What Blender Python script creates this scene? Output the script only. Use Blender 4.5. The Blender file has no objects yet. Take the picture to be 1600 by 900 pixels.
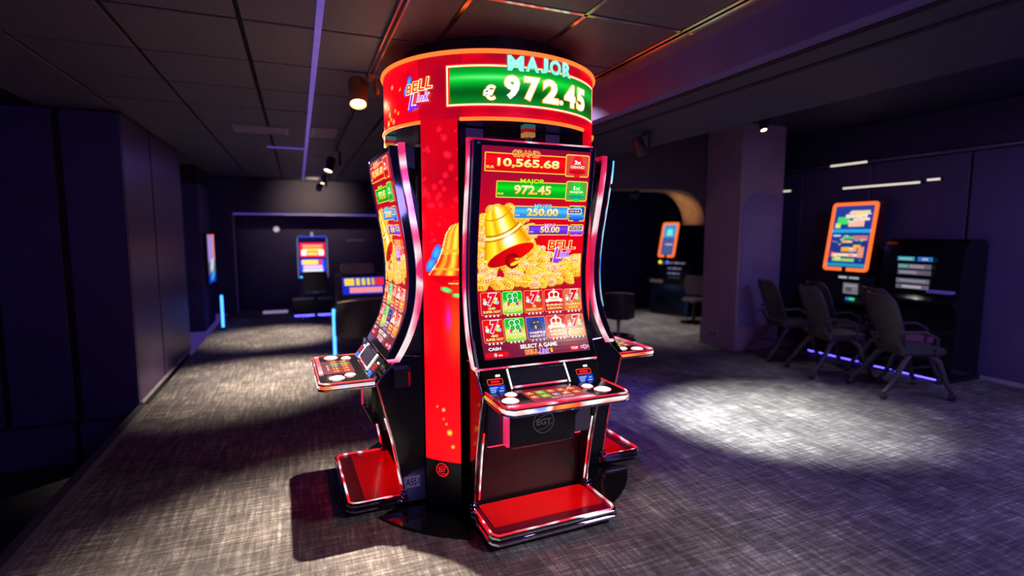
import bpy, bmesh, math, random
import numpy as np
from mathutils import Vector, Matrix
from mathutils.geometry import tessellate_polygon

random.seed(7); np.random.seed(7)
PI = math.pi
sc = bpy.context.scene
col = sc.collection

# ------------------------------------------------------------------ camera
CAMH = 1.65; FPX = 830.0
cam_d = bpy.data.cameras.new('camera'); cam = bpy.data.objects.new('camera', cam_d); col.objects.link(cam)
cam_d.sensor_width = 36.0; cam_d.lens = FPX / 1600 * 36.0
cam_d.clip_start = 0.05; cam_d.clip_end = 200
cam.location = (0, 0, CAMH)
cam.rotation_euler = (PI/2 - math.atan((450-363.85)/FPX), 0, -0.3819)
cam_d.dof.use_dof = True; cam_d.dof.focus_distance = 3.1; cam_d.dof.aperture_fstop = 0.75
sc.camera = cam
# ------------------------------------------------------------------ view, world
sc.view_settings.view_transform = 'Standard'; sc.view_settings.look = 'None'
sc.view_settings.exposure = 0.0; sc.view_settings.gamma = 1.0; sc.view_settings.use_curve_mapping = False
w = bpy.data.worlds.new('room_ambience'); sc.world = w; w.use_nodes = True
bg = w.node_tree.nodes['Background']; bg.inputs[0].default_value = (0.16, 0.09, 0.62, 1); bg.inputs[1].default_value = 0.24

# ------------------------------------------------------------------ unseen hall lights: added violet fills, downlights over lit floor areas
def area(name, loc, rot, size, size_y, color, energy, parent=None):
    d = bpy.data.lights.new(name, 'AREA'); d.shape = 'RECTANGLE'; d.size = size; d.size_y = size_y
    d.color = color; d.energy = energy
    o = bpy.data.objects.new(name, d); col.objects.link(o); o.location = loc; o.rotation_euler = rot
    if parent: o.parent = parent
    return o
def spot(name, loc, target, color, energy, angle, blend=0.6, radius=0.03, parent=None):
    d = bpy.data.lights.new(name, 'SPOT'); d.color = color; d.energy = energy
    d.spot_size = math.radians(angle); d.spot_blend = blend; d.shadow_soft_size = radius
    o = bpy.data.objects.new(name, d); col.objects.link(o); o.location = loc
    o.rotation_euler = (Vector(target) - Vector(loc)).to_track_quat('-Z', 'Y').to_euler()
    if parent:
        o.parent = parent; o.matrix_parent_inverse = Matrix.Translation(parent.location).inverted()
    return o
def omni(name, loc, color, energy, radius=0.25):
    d = bpy.data.lights.new(name, 'POINT'); d.color = color; d.energy = energy; d.shadow_soft_size = radius
    o = bpy.data.objects.new(name, d); col.objects.link(o); o.location = loc; return o
area('violet_fill_right', (5.0, 1.0, 3.0), (0, 0, 0), 2.0, 1.5, (0.42, 0.36, 1.0), 85)  # added fill, no fixture: tints the right floor and walls violet
omni('violet_fill_behind', (1.6, -1.8, 2.1), (0.30, 0.22, 1.0), 80)  # added fill behind the camera for violet ambience
spot('entrance_downlight', (3.0, 0.5, 2.48), (1.30, 2.15, 0), (1.0, 0.9, 0.78), 380, 60, 1.0, 0.06)
spot('lounge_downlight', (5.6, 8.2, 3.1), (5.6, 8.0, 0), (1.0, 0.93, 0.88), 420, 75, 1.0, 0.05)
area('violet_fill_aisle', (-0.1, 9.2, 2.7), (0, 0, 0), 0.5, 3.0, (0.30, 0.18, 1.0), 11)  # added violet fill for the left aisle
spot('hall_downlight', (2.02, 3.75, 2.74), (2.1, 3.0, 0), (1.0, 0.93, 0.85), 170, 92, 0.9, 0.02)

# ------------------------------------------------------------------ helpers
def lin(c):
    c = np.asarray(c, float) / 255.0
    return np.where(c <= 0.04045, c / 12.92, ((c + 0.055) / 1.055) ** 2.4)
def L3(*c): return tuple(float(x) for x in lin(c))

MATS = {}
def pmat(name, c, rough=0.5, metal=0.0, var=0.15, scale=8.0, bump=0.0, bscale=60.0, emis=None, estr=0.0, coat=0.0, spec=0.5, stretch=None):
    """principled material, procedural noise variation of colour and relief"""
    if name in MATS: return MATS[name]
    m = bpy.data.materials.new(name); m.use_nodes = True; nt = m.node_tree
    b = nt.nodes['Principled BSDF']
    b.inputs['Roughness'].default_value = rough; b.inputs['Metallic'].default_value = metal
    b.inputs['Specular IOR Level'].default_value = spec; b.inputs['Coat Weight'].default_value = coat
    tc = nt.nodes.new('ShaderNodeTexCoord'); src = tc.outputs['Object']
    if stretch:
        mp = nt.nodes.new('ShaderNodeMapping'); mp.inputs['Scale'].default_value = stretch
        nt.links.new(src, mp.inputs[0]); src = mp.outputs[0]
    n = nt.nodes.new('ShaderNodeTexNoise'); n.inputs['Scale'].default_value = scale; n.inputs['Detail'].default_value = 4
    nt.links.new(src, n.inputs['Vector'])
    r = nt.nodes.new('ShaderNodeValToRGB'); nt.links.new(n.outputs['Fac'], r.inputs[0])
    r.color_ramp.elements[0].position = 0.3; r.color_ramp.elements[1].position = 0.7
    r.color_ramp.elements[0].color = tuple(x*(1-var) for x in c) + (1,)
    r.color_ramp.elements[1].color = tuple(min(1, x*(1+var)) for x in c) + (1,)
    nt.links.new(r.outputs[0], b.inputs['Base Color'])
    if bump:
        n2 = nt.nodes.new('ShaderNodeTexNoise'); n2.inputs['Scale'].default_value = bscale
        nt.links.new(src, n2.inputs['Vector'])
        bp = nt.nodes.new('ShaderNodeBump'); bp.inputs['Strength'].default_value = bump; bp.inputs['Distance'].default_value = 0.01
        nt.links.new(n2.outputs['Fac'], bp.inputs['Height']); nt.links.new(bp.outputs[0], b.inputs['Normal'])
    if emis:
        b.inputs['Emission Color'].default_value = tuple(emis) + (1,); b.inputs['Emission Strength'].default_value = estr
    MATS[name] = m; return m
def led_mat(name, stops, strength, scale=3.0, seed=0.0):
    """light strip whose colour runs along its length"""
    if name in MATS: return MATS[name]
    m = bpy.data.materials.new(name); m.use_nodes = True; nt = m.node_tree
    b = nt.nodes['Principled BSDF']; b.inputs['Base Color'].default_value = (0.25, 0.25, 0.25, 1)
    b.inputs['Roughness'].default_value = 0.12; b.inputs['Metallic'].default_value = 0.8
    tc = nt.nodes.new('ShaderNodeTexCoord'); mp = nt.nodes.new('ShaderNodeMapping'); mp.inputs['Location'].default_value = (seed, seed*0.7, seed*1.3)
    n = nt.nodes.new('ShaderNodeTexNoise'); n.inputs['Scale'].default_value = scale; n.inputs['Detail'].default_value = 0.5
    nt.links.new(tc.outputs['Object'], mp.inputs[0]); nt.links.new(mp.outputs[0], n.inputs['Vector'])
    r = nt.nodes.new('ShaderNodeValToRGB'); nt.links.new(n.outputs['Fac'], r.inputs[0])
    e = r.color_ramp.elements
    while len(e) < len(stops): e.new(0.5)
    for k, (p, c) in enumerate(stops):
        e[k].position = p; e[k].color = tuple(c) + (1,)
    nt.links.new(r.outputs[0], b.inputs['Emission Color']); b.inputs['Emission Strength'].default_value = strength
    MATS[name] = m; return m
def vcol_mat(name, strength, rough=0.12, spec=0.5):
    """lit display: the picture is stored on the mesh as colours"""
    if name in MATS: return MATS[name]
    m = bpy.data.materials.new(name); m.use_nodes = True; nt = m.node_tree
    b = nt.nodes['Principled BSDF']; b.inputs['Base Color'].default_value = (0.01, 0.01, 0.01, 1)
    b.inputs['Roughness'].default_value = rough; b.inputs['Specular IOR Level'].default_value = spec
    a = nt.nodes.new('ShaderNodeVertexColor'); a.layer_name = 'Col'
    nt.links.new(a.outputs['Color'], b.inputs['Emission Color']); b.inputs['Emission Strength'].default_value = strength
    MATS[name] = m; return m

def tag(o, label, cat=None, group=None, kind=None):
    o['label'] = label
    if cat: o['category'] = cat
    if group: o['group'] = group
    if kind: o['kind'] = kind
    return o
def empty(name, loc=(0,0,0), rz=0.0):
    o = bpy.data.objects.new(name, None); col.objects.link(o); o.location = loc; o.rotation_euler = (0, 0, rz)
    o.empty_display_size = 0.1
    return o
def link_mesh(name, me, mat, parent):
    o = bpy.data.objects.new(name, me); col.objects.link(o)
    if mat is not None and len(me.materials) == 0: me.materials.append(mat)
    if parent: o.parent = parent
    return o
def copy_tree(o, parent=None):
    c = o.copy(); col.objects.link(c); c.parent = parent
    for ch in list(o.children):
        if ch.type in ('MESH', 'EMPTY'): copy_tree(ch, c)
    return c

class MB:
    def __init__(s): s.v = []; s.f = []
    def add(s, vs, fs):
        o = len(s.v); s.v += [tuple(v) for v in vs]; s.f += [tuple(i+o for i in f) for f in fs]; return s
    def box(s, x0, x1, y0, y1, z0, z1):
        return s.add([(x0,y0,z0),(x1,y0,z0),(x1,y1,z0),(x0,y1,z0),(x0,y0,z1),(x1,y0,z1),(x1,y1,z1),(x0,y1,z1)],
                     [(0,3,2,1),(4,5,6,7),(0,1,5,4),(1,2,6,5),(2,3,7,6),(3,0,4,7)])
    def prism(s, poly, fa, fb):
        """poly: 2-D points; fa / fb map a 2-D point to the two end faces"""
        n = len(poly); A = [fa(*p) for p in poly]; B = [fb(*p) for p in poly]
        tri = tessellate_polygon([[Vector((p[0], p[1], 0)) for p in poly]])
        o = len(s.v); s.v += [tuple(v) for v in A + B]
        s.f += [tuple(o+i for i in t) for t in tri] + [tuple(o+n+i for i in reversed(t)) for t in tri]
        s.f += [(o+i, o+(i+1) % n, o+n+(i+1) % n, o+n+i) for i in range(n)]
        return s
    def plate(s, poly, z0, z1): return s.prism(poly, lambda x, y: (x, y, z0), lambda x, y: (x, y, z1))
    def tube(s, path, r, n=8, closed=False, caps=True):
        P = [Vector(p) for p in path]; m = len(P); rings = []
        rr = r if hasattr(r, '__len__') else [r]*m
        prev = None
        for i in range(m):
            a = P[(i-1) % m] if (closed or i > 0) else P[i]; b = P[(i+1) % m] if (closed or i < m-1) else P[i]
            t = (b - a).normalized()
            if prev is None: u = t.orthogonal().normalized()
            else: u = (prev - t*prev.dot(t)).normalized()
            prev = u; v = t.cross(u)
            rings.append([P[i] + (u*math.cos(2*PI*k/n) + v*math.sin(2*PI*k/n))*rr[i] for k in range(n)])
        o = len(s.v); s.v += [tuple(p) for R in rings for p in R]
        for i in range(m if closed else m-1):
            a = o + i*n; b = o + ((i+1) % m)*n
            s.f += [(a+k, a+(k+1) % n, b+(k+1) % n, b+k) for k in range(n)]
        if caps and not closed:
            s.f.append(tuple(o+k for k in reversed(range(n)))); s.f.append(tuple(o+(m-1)*n+k for k in range(n)))
        return s
    def lathe(s, prof, n=24, c=(0,0,0), axis='z', a0=0, a1=2*PI):
        full = abs(a1-a0-2*PI) < 1e-6; m = n if full else n+1
        o = len(s.v)
        for (r, z) in prof:
            for k in range(m):
                a = a0 + (a1-a0)*k/n; p = (r*math.cos(a), r*math.sin(a), z)
                if axis == 'x': p = (p[2], p[0], p[1])
                elif axis == 'y': p = (p[0], p[2], p[1])
                s.v.append((p[0]+c[0], p[1]+c[1], p[2]+c[2]))
        for i in range(len(prof)-1):
            for k in range(n):
                k2 = (k+1) % m
                s.f.append((o+i*m+k, o+i*m+k2, o+(i+1)*m+k2, o+(i+1)*m+k))
        return s
    def grid(s, fn, us, vs):
        o = len(s.v); nu = len(us)
        for v in vs:
            for u in us: s.v.append(tuple(fn(u, v)))
        for j in range(len(vs)-1):
            for i in range(nu-1):
                a = o+j*nu+i; s.f.append((a, a+1, a+nu+1, a+nu))
        return s
    def build(s, name, mat, parent=None, bevel=0.0, smooth=35, fix=True, seg=2):
        me = bpy.data.meshes.new(name); me.from_pydata(s.v, [], s.f); me.update()
        if fix or bevel:
            bm = bmesh.new(); bm.from_mesh(me)
            bmesh.ops.remove_doubles(bm, verts=bm.verts, dist=1e-5)
            if fix: bmesh.ops.recalc_face_normals(bm, faces=bm.faces)
            if bevel:
                ed = [e for e in bm.edges if len(e.link_faces) == 2 and e.calc_face_angle(0) > 0.6]
                bmesh.ops.bevel(bm, geom=ed, offset=bevel, segments=seg, affect='EDGES', clamp_overlap=True)
            bm.to_mesh(me); bm.free()
        if smooth:
            me.polygons.foreach_set('use_smooth', [True]*len(me.polygons)); me.set_sharp_from_angle(angle=math.radians(smooth))
        return link_mesh(name, me, mat, parent)

def rrect_pts(x0, y0, x1, y1, r, n=5):
    out = []
    for cx, cy, a in ((x1-r, y1-r, 0), (x0+r, y1-r, PI/2), (x0+r, y0+r, PI), (x1-r, y0+r, 1.5*PI)):
        for k in range(n+1):
            t = a + (PI/2)*k/n; out.append((cx + r*math.cos(t), cy + r*math.sin(t)))
    return out

# lettering: outlines of the built-in font turned into flat polygons
_TX = {}
def text_mesh(s, offset=0.0):
    k = (s, round(offset, 3))
    if k in _TX: return _TX[k]
    cu = bpy.data.curves.new('t', 'FONT'); cu.body = s; cu.fill_mode = 'FRONT' if hasattr(cu, 'fill_mode') else cu.fill_mode
    cu.dimensions = '2D'; cu.resolution_u = 3; cu.offset = offset
    ob = bpy.data.objects.new('t', cu); col.objects.link(ob)
    dg = bpy.context.evaluated_depsgraph_get()
    me = bpy.data.meshes.new_from_object(ob.evaluated_get(dg))
    v = np.array([x.co[:2] for x in me.vertices]); f = [tuple(p.vertices) for p in me.polygons]
    bpy.data.objects.remove(ob); bpy.data.curves.remove(cu); bpy.data.meshes.remove(me)
    _TX[k] = (v, f); return _TX[k]

class G:
    """flat artwork laid on a surface: surf(u, z, h) -> xyz"""
    def __init__(s, surf): s.surf = surf; s.v = []; s.f = []; s.c = []
    def _add(s, pts, h, colors, faces):
        o = len(s.v)
        s.v += [(p[0], p[1], h) for p in pts]; s.c += [tuple(c) for c in colors]
        s.f += [tuple(o+i for i in f) for f in faces]
    def grid(s, u0, z0, u1, z1, h, fn, nu=2, nz=2):
        us = np.linspace(u0, u1, nu+1); zs = np.linspace(z0, z1, nz+1)
        pts = [(a, b) for b in zs for a in us]
        cs = [fn((a-u0)/(u1-u0), (b-z0)/(z1-z0)) if callable(fn) else fn for a, b in pts]
        s._add(pts, h, cs, [(j*(nu+1)+i, j*(nu+1)+i+1, (j+1)*(nu+1)+i+1, (j+1)*(nu+1)+i) for j in range(nz) for i in range(nu)])
    def rrect(s, u0, z0, u1, z1, r, h, fn, nu=1, nz=4):
        zs = sorted(set([z0 + r*(1-math.cos(t)) for t in np.linspace(0, PI/2, 4)] + [z1 - r*(1-math.cos(t)) for t in np.linspace(0, PI/2, 4)] + list(np.linspace(z0+r, z1-r, nz+1))))
        pts = []; cs = []
        for z in zs:
            d = 0.0
            if z < z0+r: d = r - math.sqrt(max(0, r*r-(z0+r-z)**2))
            elif z > z1-r: d = r - math.sqrt(max(0, r*r-(z-z1+r)**2))
            for u in np.linspace(u0+d, u1-d, nu+1):
                pts.append((u, z)); cs.append(fn((u-u0)/(u1-u0), (z-z0)/(z1-z0)) if callable(fn) else fn)
        m = nu+1
        s._add(pts, h, cs, [(j*m+i, j*m+i+1, (j+1)*m+i+1, (j+1)*m+i) for j in range(len(zs)-1) for i in range(nu)])
    def frame(s, u0, z0, u1, z1, wd, r, h, c, step=0.05):
        path = rrect_pts(u0, z0, u1, z1, r, 4); inn = rrect_pts(u0+wd, z0+wd, u1-wd, z1-wd, max(r-wd, 1e-4), 4)
        P = []; Q = []
        n = len(path)
        for i in range(n):
            a, b = path[i], path[(i+1) % n]; c2, d2 = inn[i], inn[(i+1) % n]
            k = max(1, int(math.dist(a, b)/step))
            for j in range(k):
                t = j/k; P.append((a[0]+(b[0]-a[0])*t, a[1]+(b[1]-a[1])*t)); Q.append((c2[0]+(d2[0]-c2[0])*t, c2[1]+(d2[1]-c2[1])*t))
        m = len(P)
        s._add(P+Q, h, [c]*(2*m), [(i, (i+1) % m, m+(i+1) % m, m+i) for i in range(m)])
    def poly(s, pts, h, c):
        tri = tessellate_polygon([[Vector((p[0], p[1], 0)) for p in pts]])
        s._add(pts, h, [c(*p) for p in pts] if callable(c) else [c]*len(pts), tri)
    def ell(s, cx, cz, a, b, rot, h, c, c2=None, n=18):
        ca, sa = math.cos(rot), math.sin(rot)
        pts = [(cx, cz)] + [(cx + a*math.cos(t)*ca - b*math.sin(t)*sa, cz + a*math.cos(t)*sa + b*math.sin(t)*ca) for t in np.linspace(0, 2*PI, n, endpoint=False)]
        s._add(pts, h, [c] + [c2 or c]*n, [(0, i+1, (i+1) % n + 1) for i in range(n)])
    def text(s, t, u0, z0, u1, z1, h, c, off=0.02, shear=0.0, rot=0.0, outline=None, oo=0.04):
        """lettering stretched into the box"""
        v, f = text_mesh(t, off); lo = v.min(0); hi = v.max(0)
        def put(v, h, c):
            q = (v - lo)/(hi - lo); x = q[:, 0]*(u1-u0); y = q[:, 1]*(z1-z0)
            x = x + shear*y
            cx, cy = (u1-u0)/2, (z1-z0)/2; ca, sa = math.cos(rot), math.sin(rot)
            X = u0+cx + (x-cx)*ca - (y-cy)*sa; Y = z0+cy + (x-cx)*sa + (y-cy)*ca
            pts = list(zip(X, Y)); s._add(pts, h, [c(a, b) if callable(c) else c for a, b in q], fs)
        fs = f; put(v, h, c)
        if outline is not None:
            v2, fs = text_mesh(t, off+oo); put(v2, h-0.0012, outline)
    def raster(s, U, Z, rgb, mask, h):
        """cells of a lit display; U (n,), Z (m,), rgb (m,n,3) on the points, mask (m-1,n-1) on the cells"""
        m, n = len(Z), len(U); o = len(s.v)
        uu, zz = np.meshgrid(U, Z)
        used = np.zeros((m, n), bool)
        for a, b in ((0,0),(0,1),(1,0),(1,1)): used[a:m-1+a, b:n-1+b] |= mask
        idx = -np.ones((m, n), int); idx[used] = np.arange(used.sum()) + o
        s.v += [(a, b, h) for a, b in zip(uu[used].tolist(), zz[used].tolist())]; s.c += [tuple(x) for x in rgb[used].tolist()]
        jj, ii = np.nonzero(mask)
        s.f += list(zip(idx[jj, ii].tolist(), idx[jj, ii+1].tolist(), idx[jj+1, ii+1].tolist(), idx[jj+1, ii].tolist()))
    def build(s, name, parent, mat):
        me = bpy.data.meshes.new(name); me.from_pydata([s.surf(*p) for p in s.v], [], s.f); me.update()
        ca = me.color_attributes.new('Col', 'FLOAT_COLOR', 'POINT')
        a = np.ones((len(s.v), 4), np.float32); a[:, :3] = np.array([tuple(c)[:3] for c in s.c]); ca.data.foreach_set('color', a.ravel())
        return link_mesh(name, me, mat, parent)

# ------------------------------------------------------------------ materials
M_floor = bpy.data.materials.new('worn_carpet'); M_floor.use_nodes = True
def floor_nodes():
    nt = M_floor.node_tree; N = nt.nodes.new; K = nt.links.new; b = nt.nodes['Principled BSDF']
    tc = N('ShaderNodeTexCoord')
    def noise(scale, sx, sy, detail=3, rot=0.0):
        mp = N('ShaderNodeMapping'); mp.inputs['Scale'].default_value = (sx, sy, 1); mp.inputs['Rotation'].default_value = (0, 0, rot)
        n = N('ShaderNodeTexNoise'); n.inputs['Scale'].default_value = scale; n.inputs['Detail'].default_value = detail; n.inputs['Roughness'].default_value = 0.65
        K(tc.outputs['Object'], mp.inputs[0]); K(mp.outputs[0], n.inputs['Vector']); return n.outputs['Fac']
    def ramp(f, a, b2):
        r = N('ShaderNodeMapRange'); r.inputs['From Min'].default_value = a; r.inputs['From Max'].default_value = b2; K(f, r.inputs['Value']); return r.outputs[0]
    def math_(op, a, b2):
        m = N('ShaderNodeMath'); m.operation = op
        for i, x in enumerate((a, b2)):
            if isinstance(x, (int, float)): m.inputs[i].default_value = x
            else: K(x, m.inputs[i])
        return m.outputs[0]
    sy = ramp(noise(4.2, 8, 0.8, 4), 0.42, 0.74); sx = ramp(noise(4.8, 0.9, 10, 4), 0.42, 0.74)
    patch = ramp(noise(1.1, 1, 1, 4), 0.35, 0.68); fine = ramp(noise(90, 1, 1, 2), 0.2, 0.8)
    streak = math_('ADD', math_('MULTIPLY', sy, 0.5), math_('MULTIPLY', sx, 0.5))
    f = math_('ADD', math_('MULTIPLY', streak, 0.60), math_('ADD', math_('MULTIPLY', patch, 0.25), math_('MULTIPLY', fine, 0.24)))
    r = N('ShaderNodeValToRGB'); K(f, r.inputs[0])
    e = r.color_ramp.elements; e[0].position = 0.22; e[0].color = (0.05, 0.045, 0.05, 1); e[1].position = 0.78; e[1].color = (0.46, 0.43, 0.42, 1)
    x = e.new(0.48); x.color = (0.15, 0.135, 0.14, 1)
    K(r.outputs[0], b.inputs['Base Color']); b.inputs['Roughness'].default_value = 0.75; b.inputs['Specular IOR Level'].default_value = 0.25
    bp = N('ShaderNodeBump'); bp.inputs['Strength'].default_value = 0.25; bp.inputs['Distance'].default_value = 0.01; K(f, bp.inputs['Height']); K(bp.outputs[0], b.inputs['Normal'])
floor_nodes()
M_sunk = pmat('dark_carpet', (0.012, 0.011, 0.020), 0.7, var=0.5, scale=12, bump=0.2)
M_navy = pmat('navy_wall_paint', (0.040, 0.033, 0.120), 0.42, var=0.12, scale=3)
M_navy2 = pmat('violet_wall_panel', (0.095, 0.070, 0.170), 0.38, var=0.10, scale=2)
M_mauve = pmat('mauve_wall_paint', (0.34, 0.23, 0.30), 0.55, var=0.10, scale=3)
M_joint = pmat('dark_joint', (0.006, 0.006, 0.012), 0.8)
M_tile = pmat('ceiling_tile_board', (0.108, 0.100, 0.128), 0.46, var=0.18, scale=30, bump=0.25, bscale=220)
M_void = pmat('ceiling_void', (0.008, 0.008, 0.010), 0.9)
M_bar = pmat('ceiling_grid_metal', (0.70, 0.70, 0.72), 0.16, 1.0, var=0.1)
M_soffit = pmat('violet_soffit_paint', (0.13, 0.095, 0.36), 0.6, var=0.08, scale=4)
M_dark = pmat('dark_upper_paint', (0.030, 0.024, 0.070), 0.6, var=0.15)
M_base = pmat('pale_skirting', (0.35, 0.33, 0.36), 0.4)
M_black = pmat('gloss_black', (0.006, 0.006, 0.008), 0.14, var=0.3, scale=2, coat=0.3)
M_satin = pmat('satin_black', (0.012, 0.011, 0.014), 0.32, var=0.2)
M_grey = pmat('dark_grey_panel', (0.06, 0.055, 0.075), 0.3, var=0.1)
M_chrome = pmat('polished_chrome', (0.75, 0.75, 0.78), 0.08, 1.0, var=0.05)
M_glass = pmat('black_screen_glass', (0.004, 0.004, 0.006), 0.06, coat=0.5)
M_red = pmat('red_acrylic', (0.75, 0.002, 0.006), 0.22, var=0.08, coat=0.3)
M_redd = pmat('dark_red_acrylic', (0.16, 0.002, 0.02), 0.2, var=0.1)
M_scr = vcol_mat('lit_screen', 1.15, rough=0.2, spec=0.2)
M_ring = vcol_mat('lit_led_ring', 1.4, rough=0.35)
M_dim = vcol_mat('lit_small_screen', 1.0)
M_print = vcol_mat('printed_mark', 0.12, rough=0.4)
PINK = (0.95, 0.03, 0.16); HOT = (1.0, 0.88, 0.92); DRED = (0.55, 0.0, 0.03)
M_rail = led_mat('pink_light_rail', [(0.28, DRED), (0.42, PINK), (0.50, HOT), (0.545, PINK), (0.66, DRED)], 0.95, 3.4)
M_rail2 = led_mat('red_light_rail', [(0.28, (0.25, 0.0, 0.01)), (0.40, (1.0, 0.01, 0.02)), (0.52, (1.0, 0.01, 0.02)), (0.58, (0.9, 0.85, 0.9)), (0.64, (0.6, 0.0, 0.02))], 1.2, 4.5, 2.0)
M_rail3 = led_mat('amber_light_rail', [(0.34, (0.5, 0.5, 0.6)), (0.44, (1.0, 0.22, 0.01)), (0.53, (0.9, 0.04, 0.01)), (0.60, (1, 0.95, 0.9)), (0.68, (0.2, 0.2, 0.5))], 1.4, 4.0, 5.0)
M_cyan = led_mat('blue_light_rail', [(0.3, (0.05, 0.2, 1.0)), (0.5, (0.2, 0.8, 1.0)), (0.6, (0.7, 0.9, 1.0)), (0.7, (0.3, 0.1, 1.0))], 1.3, 3.0, 9.0)
M_orange = pmat('orange_light_edge', (0.3, 0.05, 0.01), 0.3, emis=(1.0, 0.12, 0.02), estr=2.2)
M_white = pmat('white_button', (0.7, 0.7, 0.7), 0.3, emis=(1, 0.97, 0.95), estr=1.6)
M_glowred = pmat('red_glow_strip', (0.2, 0, 0), 0.4, emis=(1.0, 0.004, 0.012), estr=24.0)
M_amber = pmat('amber_lens', (0.6, 0.3, 0.05), 0.3, emis=(0.9, 0.45, 0.08), estr=0.35)
M_green = pmat('green_lens', (0.05, 0.3, 0.2), 0.3, emis=(0.05, 0.4, 0.25), estr=0.25)
M_rlens = pmat('red_lens', (0.5, 0.02, 0.02), 0.3, emis=(0.6, 0.01, 0.02), estr=0.35)
M_neon = pmat('blue_neon', (0.05, 0.1, 0.3), 0.3, emis=(0.04, 0.22, 1.0), estr=4.5)
M_violet = pmat('violet_light_strip', (0.3, 0.3, 0.4), 0.3, emis=(0.16, 0.09, 0.75), estr=0.40)
M_warm = pmat('warm_lamp_lens', (1, 1, 1), 0.3, emis=(1.0, 0.78, 0.45), estr=14)
M_wstrip = pmat('white_light_strip', (1, 1, 1), 0.3, emis=(1.0, 0.92, 0.72), estr=0.85)
M_brass = pmat('bronze_lamp_body', (0.42, 0.24, 0.07), 0.35, 0.8)
M_kiosk = pmat('orange_light_frame', (0.5, 0.1, 0.02), 0.4, emis=(1.0, 0.16, 0.025), estr=1.25)
M_chair = pmat('charcoal_plastic', (0.058, 0.048, 0.062), 0.42, var=0.15)
M_cush = pmat('plum_cushion', (0.22, 0.06, 0.16), 0.7, var=0.15, scale=20)
M_leather = pmat('black_leather', (0.040, 0.033, 0.042), 0.36, var=0.2, scale=20, bump=0.1)
M_paper = pmat('white_sticker', (0.92, 0.92, 0.90), 0.5)
M_ink = pmat('black_ink', (0.01, 0.01, 0.01), 0.5)

def struct(o, label=None):
    o['kind'] = 'structure'
    if label: o['label'] = label
    return o
# ================================================================== the setting
def S(o, label, cat): tag(o, label, cat, kind='structure'); return o
CX, CY, TH = 1.225, 3.468, 0.03
ZC = 2.75
# floor
S(MB().box(-1.40, 9.5, -2.5, 14, -0.5, 0.0).build('floor', M_floor), 'worn grey streaked carpet floor of the hall', 'floor')
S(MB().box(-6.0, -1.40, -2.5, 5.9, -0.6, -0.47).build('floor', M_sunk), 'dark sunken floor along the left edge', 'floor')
t = MB().prism([(-1.48, -0.02), (-1.48, 0.012), (-1.46, 0.028), (-1.40, 0.028), (-1.375, 0.0), (-1.40, -0.02)], lambda x, z: (x, -2.5, z), lambda x, z: (x, 5.86, z)).build('trim_1', pmat('dark_nosing', (0.05, 0.045, 0.06), 0.5))
S(t, 'dark rounded nosing along the edge of the carpet', 'trim')

# walls on the left -------------------------------------------------
def panel_wall(name, label, slab, panels, mats, seam=M_joint):
    wl = S(MB().box(*slab).build(name, seam), label, 'wall')
    for p, m in zip(panels, mats): MB().box(*p).build('wall_panel', m, wl, bevel=0.004, seg=1)
    return wl
panel_wall('wall_front', 'dark navy panelled wall above the sunken floor', (-6, -1.47, 5.925, 6.1, -0.6, ZC),
           [(-1.90, -1.462, 5.90, 5.94, -0.08, ZC-0.02), (-2.42, -1.96, 5.90, 5.94, -0.08, ZC-0.02), (-3.2, -2.47, 5.90, 5.94, -0.08, ZC-0.02), (-4.4, -3.25, 5.90, 5.94, -0.08, ZC-0.02),
            (-1.93, -1.462, 5.885, 5.94, -0.47, -0.10), (-4.4, -1.97, 5.885, 5.94, -0.47, -0.10)], [M_navy]*6)
panel_wall('wall_left', 'navy and violet panelled wall left of the aisle', (-2.2, -1.475, 6.1, 8.55, -0.1, ZC),
           [(-1.50, -1.46, 5.945, 6.94, 0.03, ZC-0.02), (-1.50, -1.46, 6.99, 8.54, 0.03, ZC-0.02)], [pmat('plum_wall_panel', (0.085, 0.048, 0.130), 0.38, var=0.1, scale=2)]*2)
S(MB().box(-1.475, -1.448, 5.95, 8.56, 0.0, 0.03).build('baseboard_left', M_base, bevel=0.004), 'thin pale skirting below the violet left wall', 'baseboard')
S(MB().box(-2.2, -1.82, 8.55, 10.1, 0, ZC).build('wall_recess', M_navy), 'dark recessed wall between the violet wall and the pillar', 'wall')
pil = S(MB().box(-2.2, -1.50, 10.1, 11.25, 0, ZC).build('wall_pillar', M_joint), 'dark pillar carrying the light box at the end of the left aisle', 'wall')
MB().box(-2.2, -1.49, 10.08, 11.27, 0.02, 2.45).build('wall_panel', M_navy, pil, bevel=0.01)
# back of the hall: a portal with a header
bk = S(MB().box(-2.2, -1.2, 12.2, 12.7, 0, ZC).box(-1.2, 6.0, 12.2, 12.7, 2.03, ZC).build('wall_back', M_dark), 'dark back wall with a wide portal and header', 'wall')
MB().box(-1.2, 6.0, 12.17, 12.2, 2.02, 2.05).build('portal_edge', M_violet, bk)
MB().box(-1.21, -1.18, 12.17, 12.2, 0.0, 2.02).build('portal_edge', pmat('violet_edge', (0.3, 0.26, 0.42), 0.4), bk)
S(MB().box(-2.2, 6.0, 12.9, 13.1, 0, ZC).build('wall_alcove', M_navy), 'dark navy wall inside the back portal', 'wall')
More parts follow.
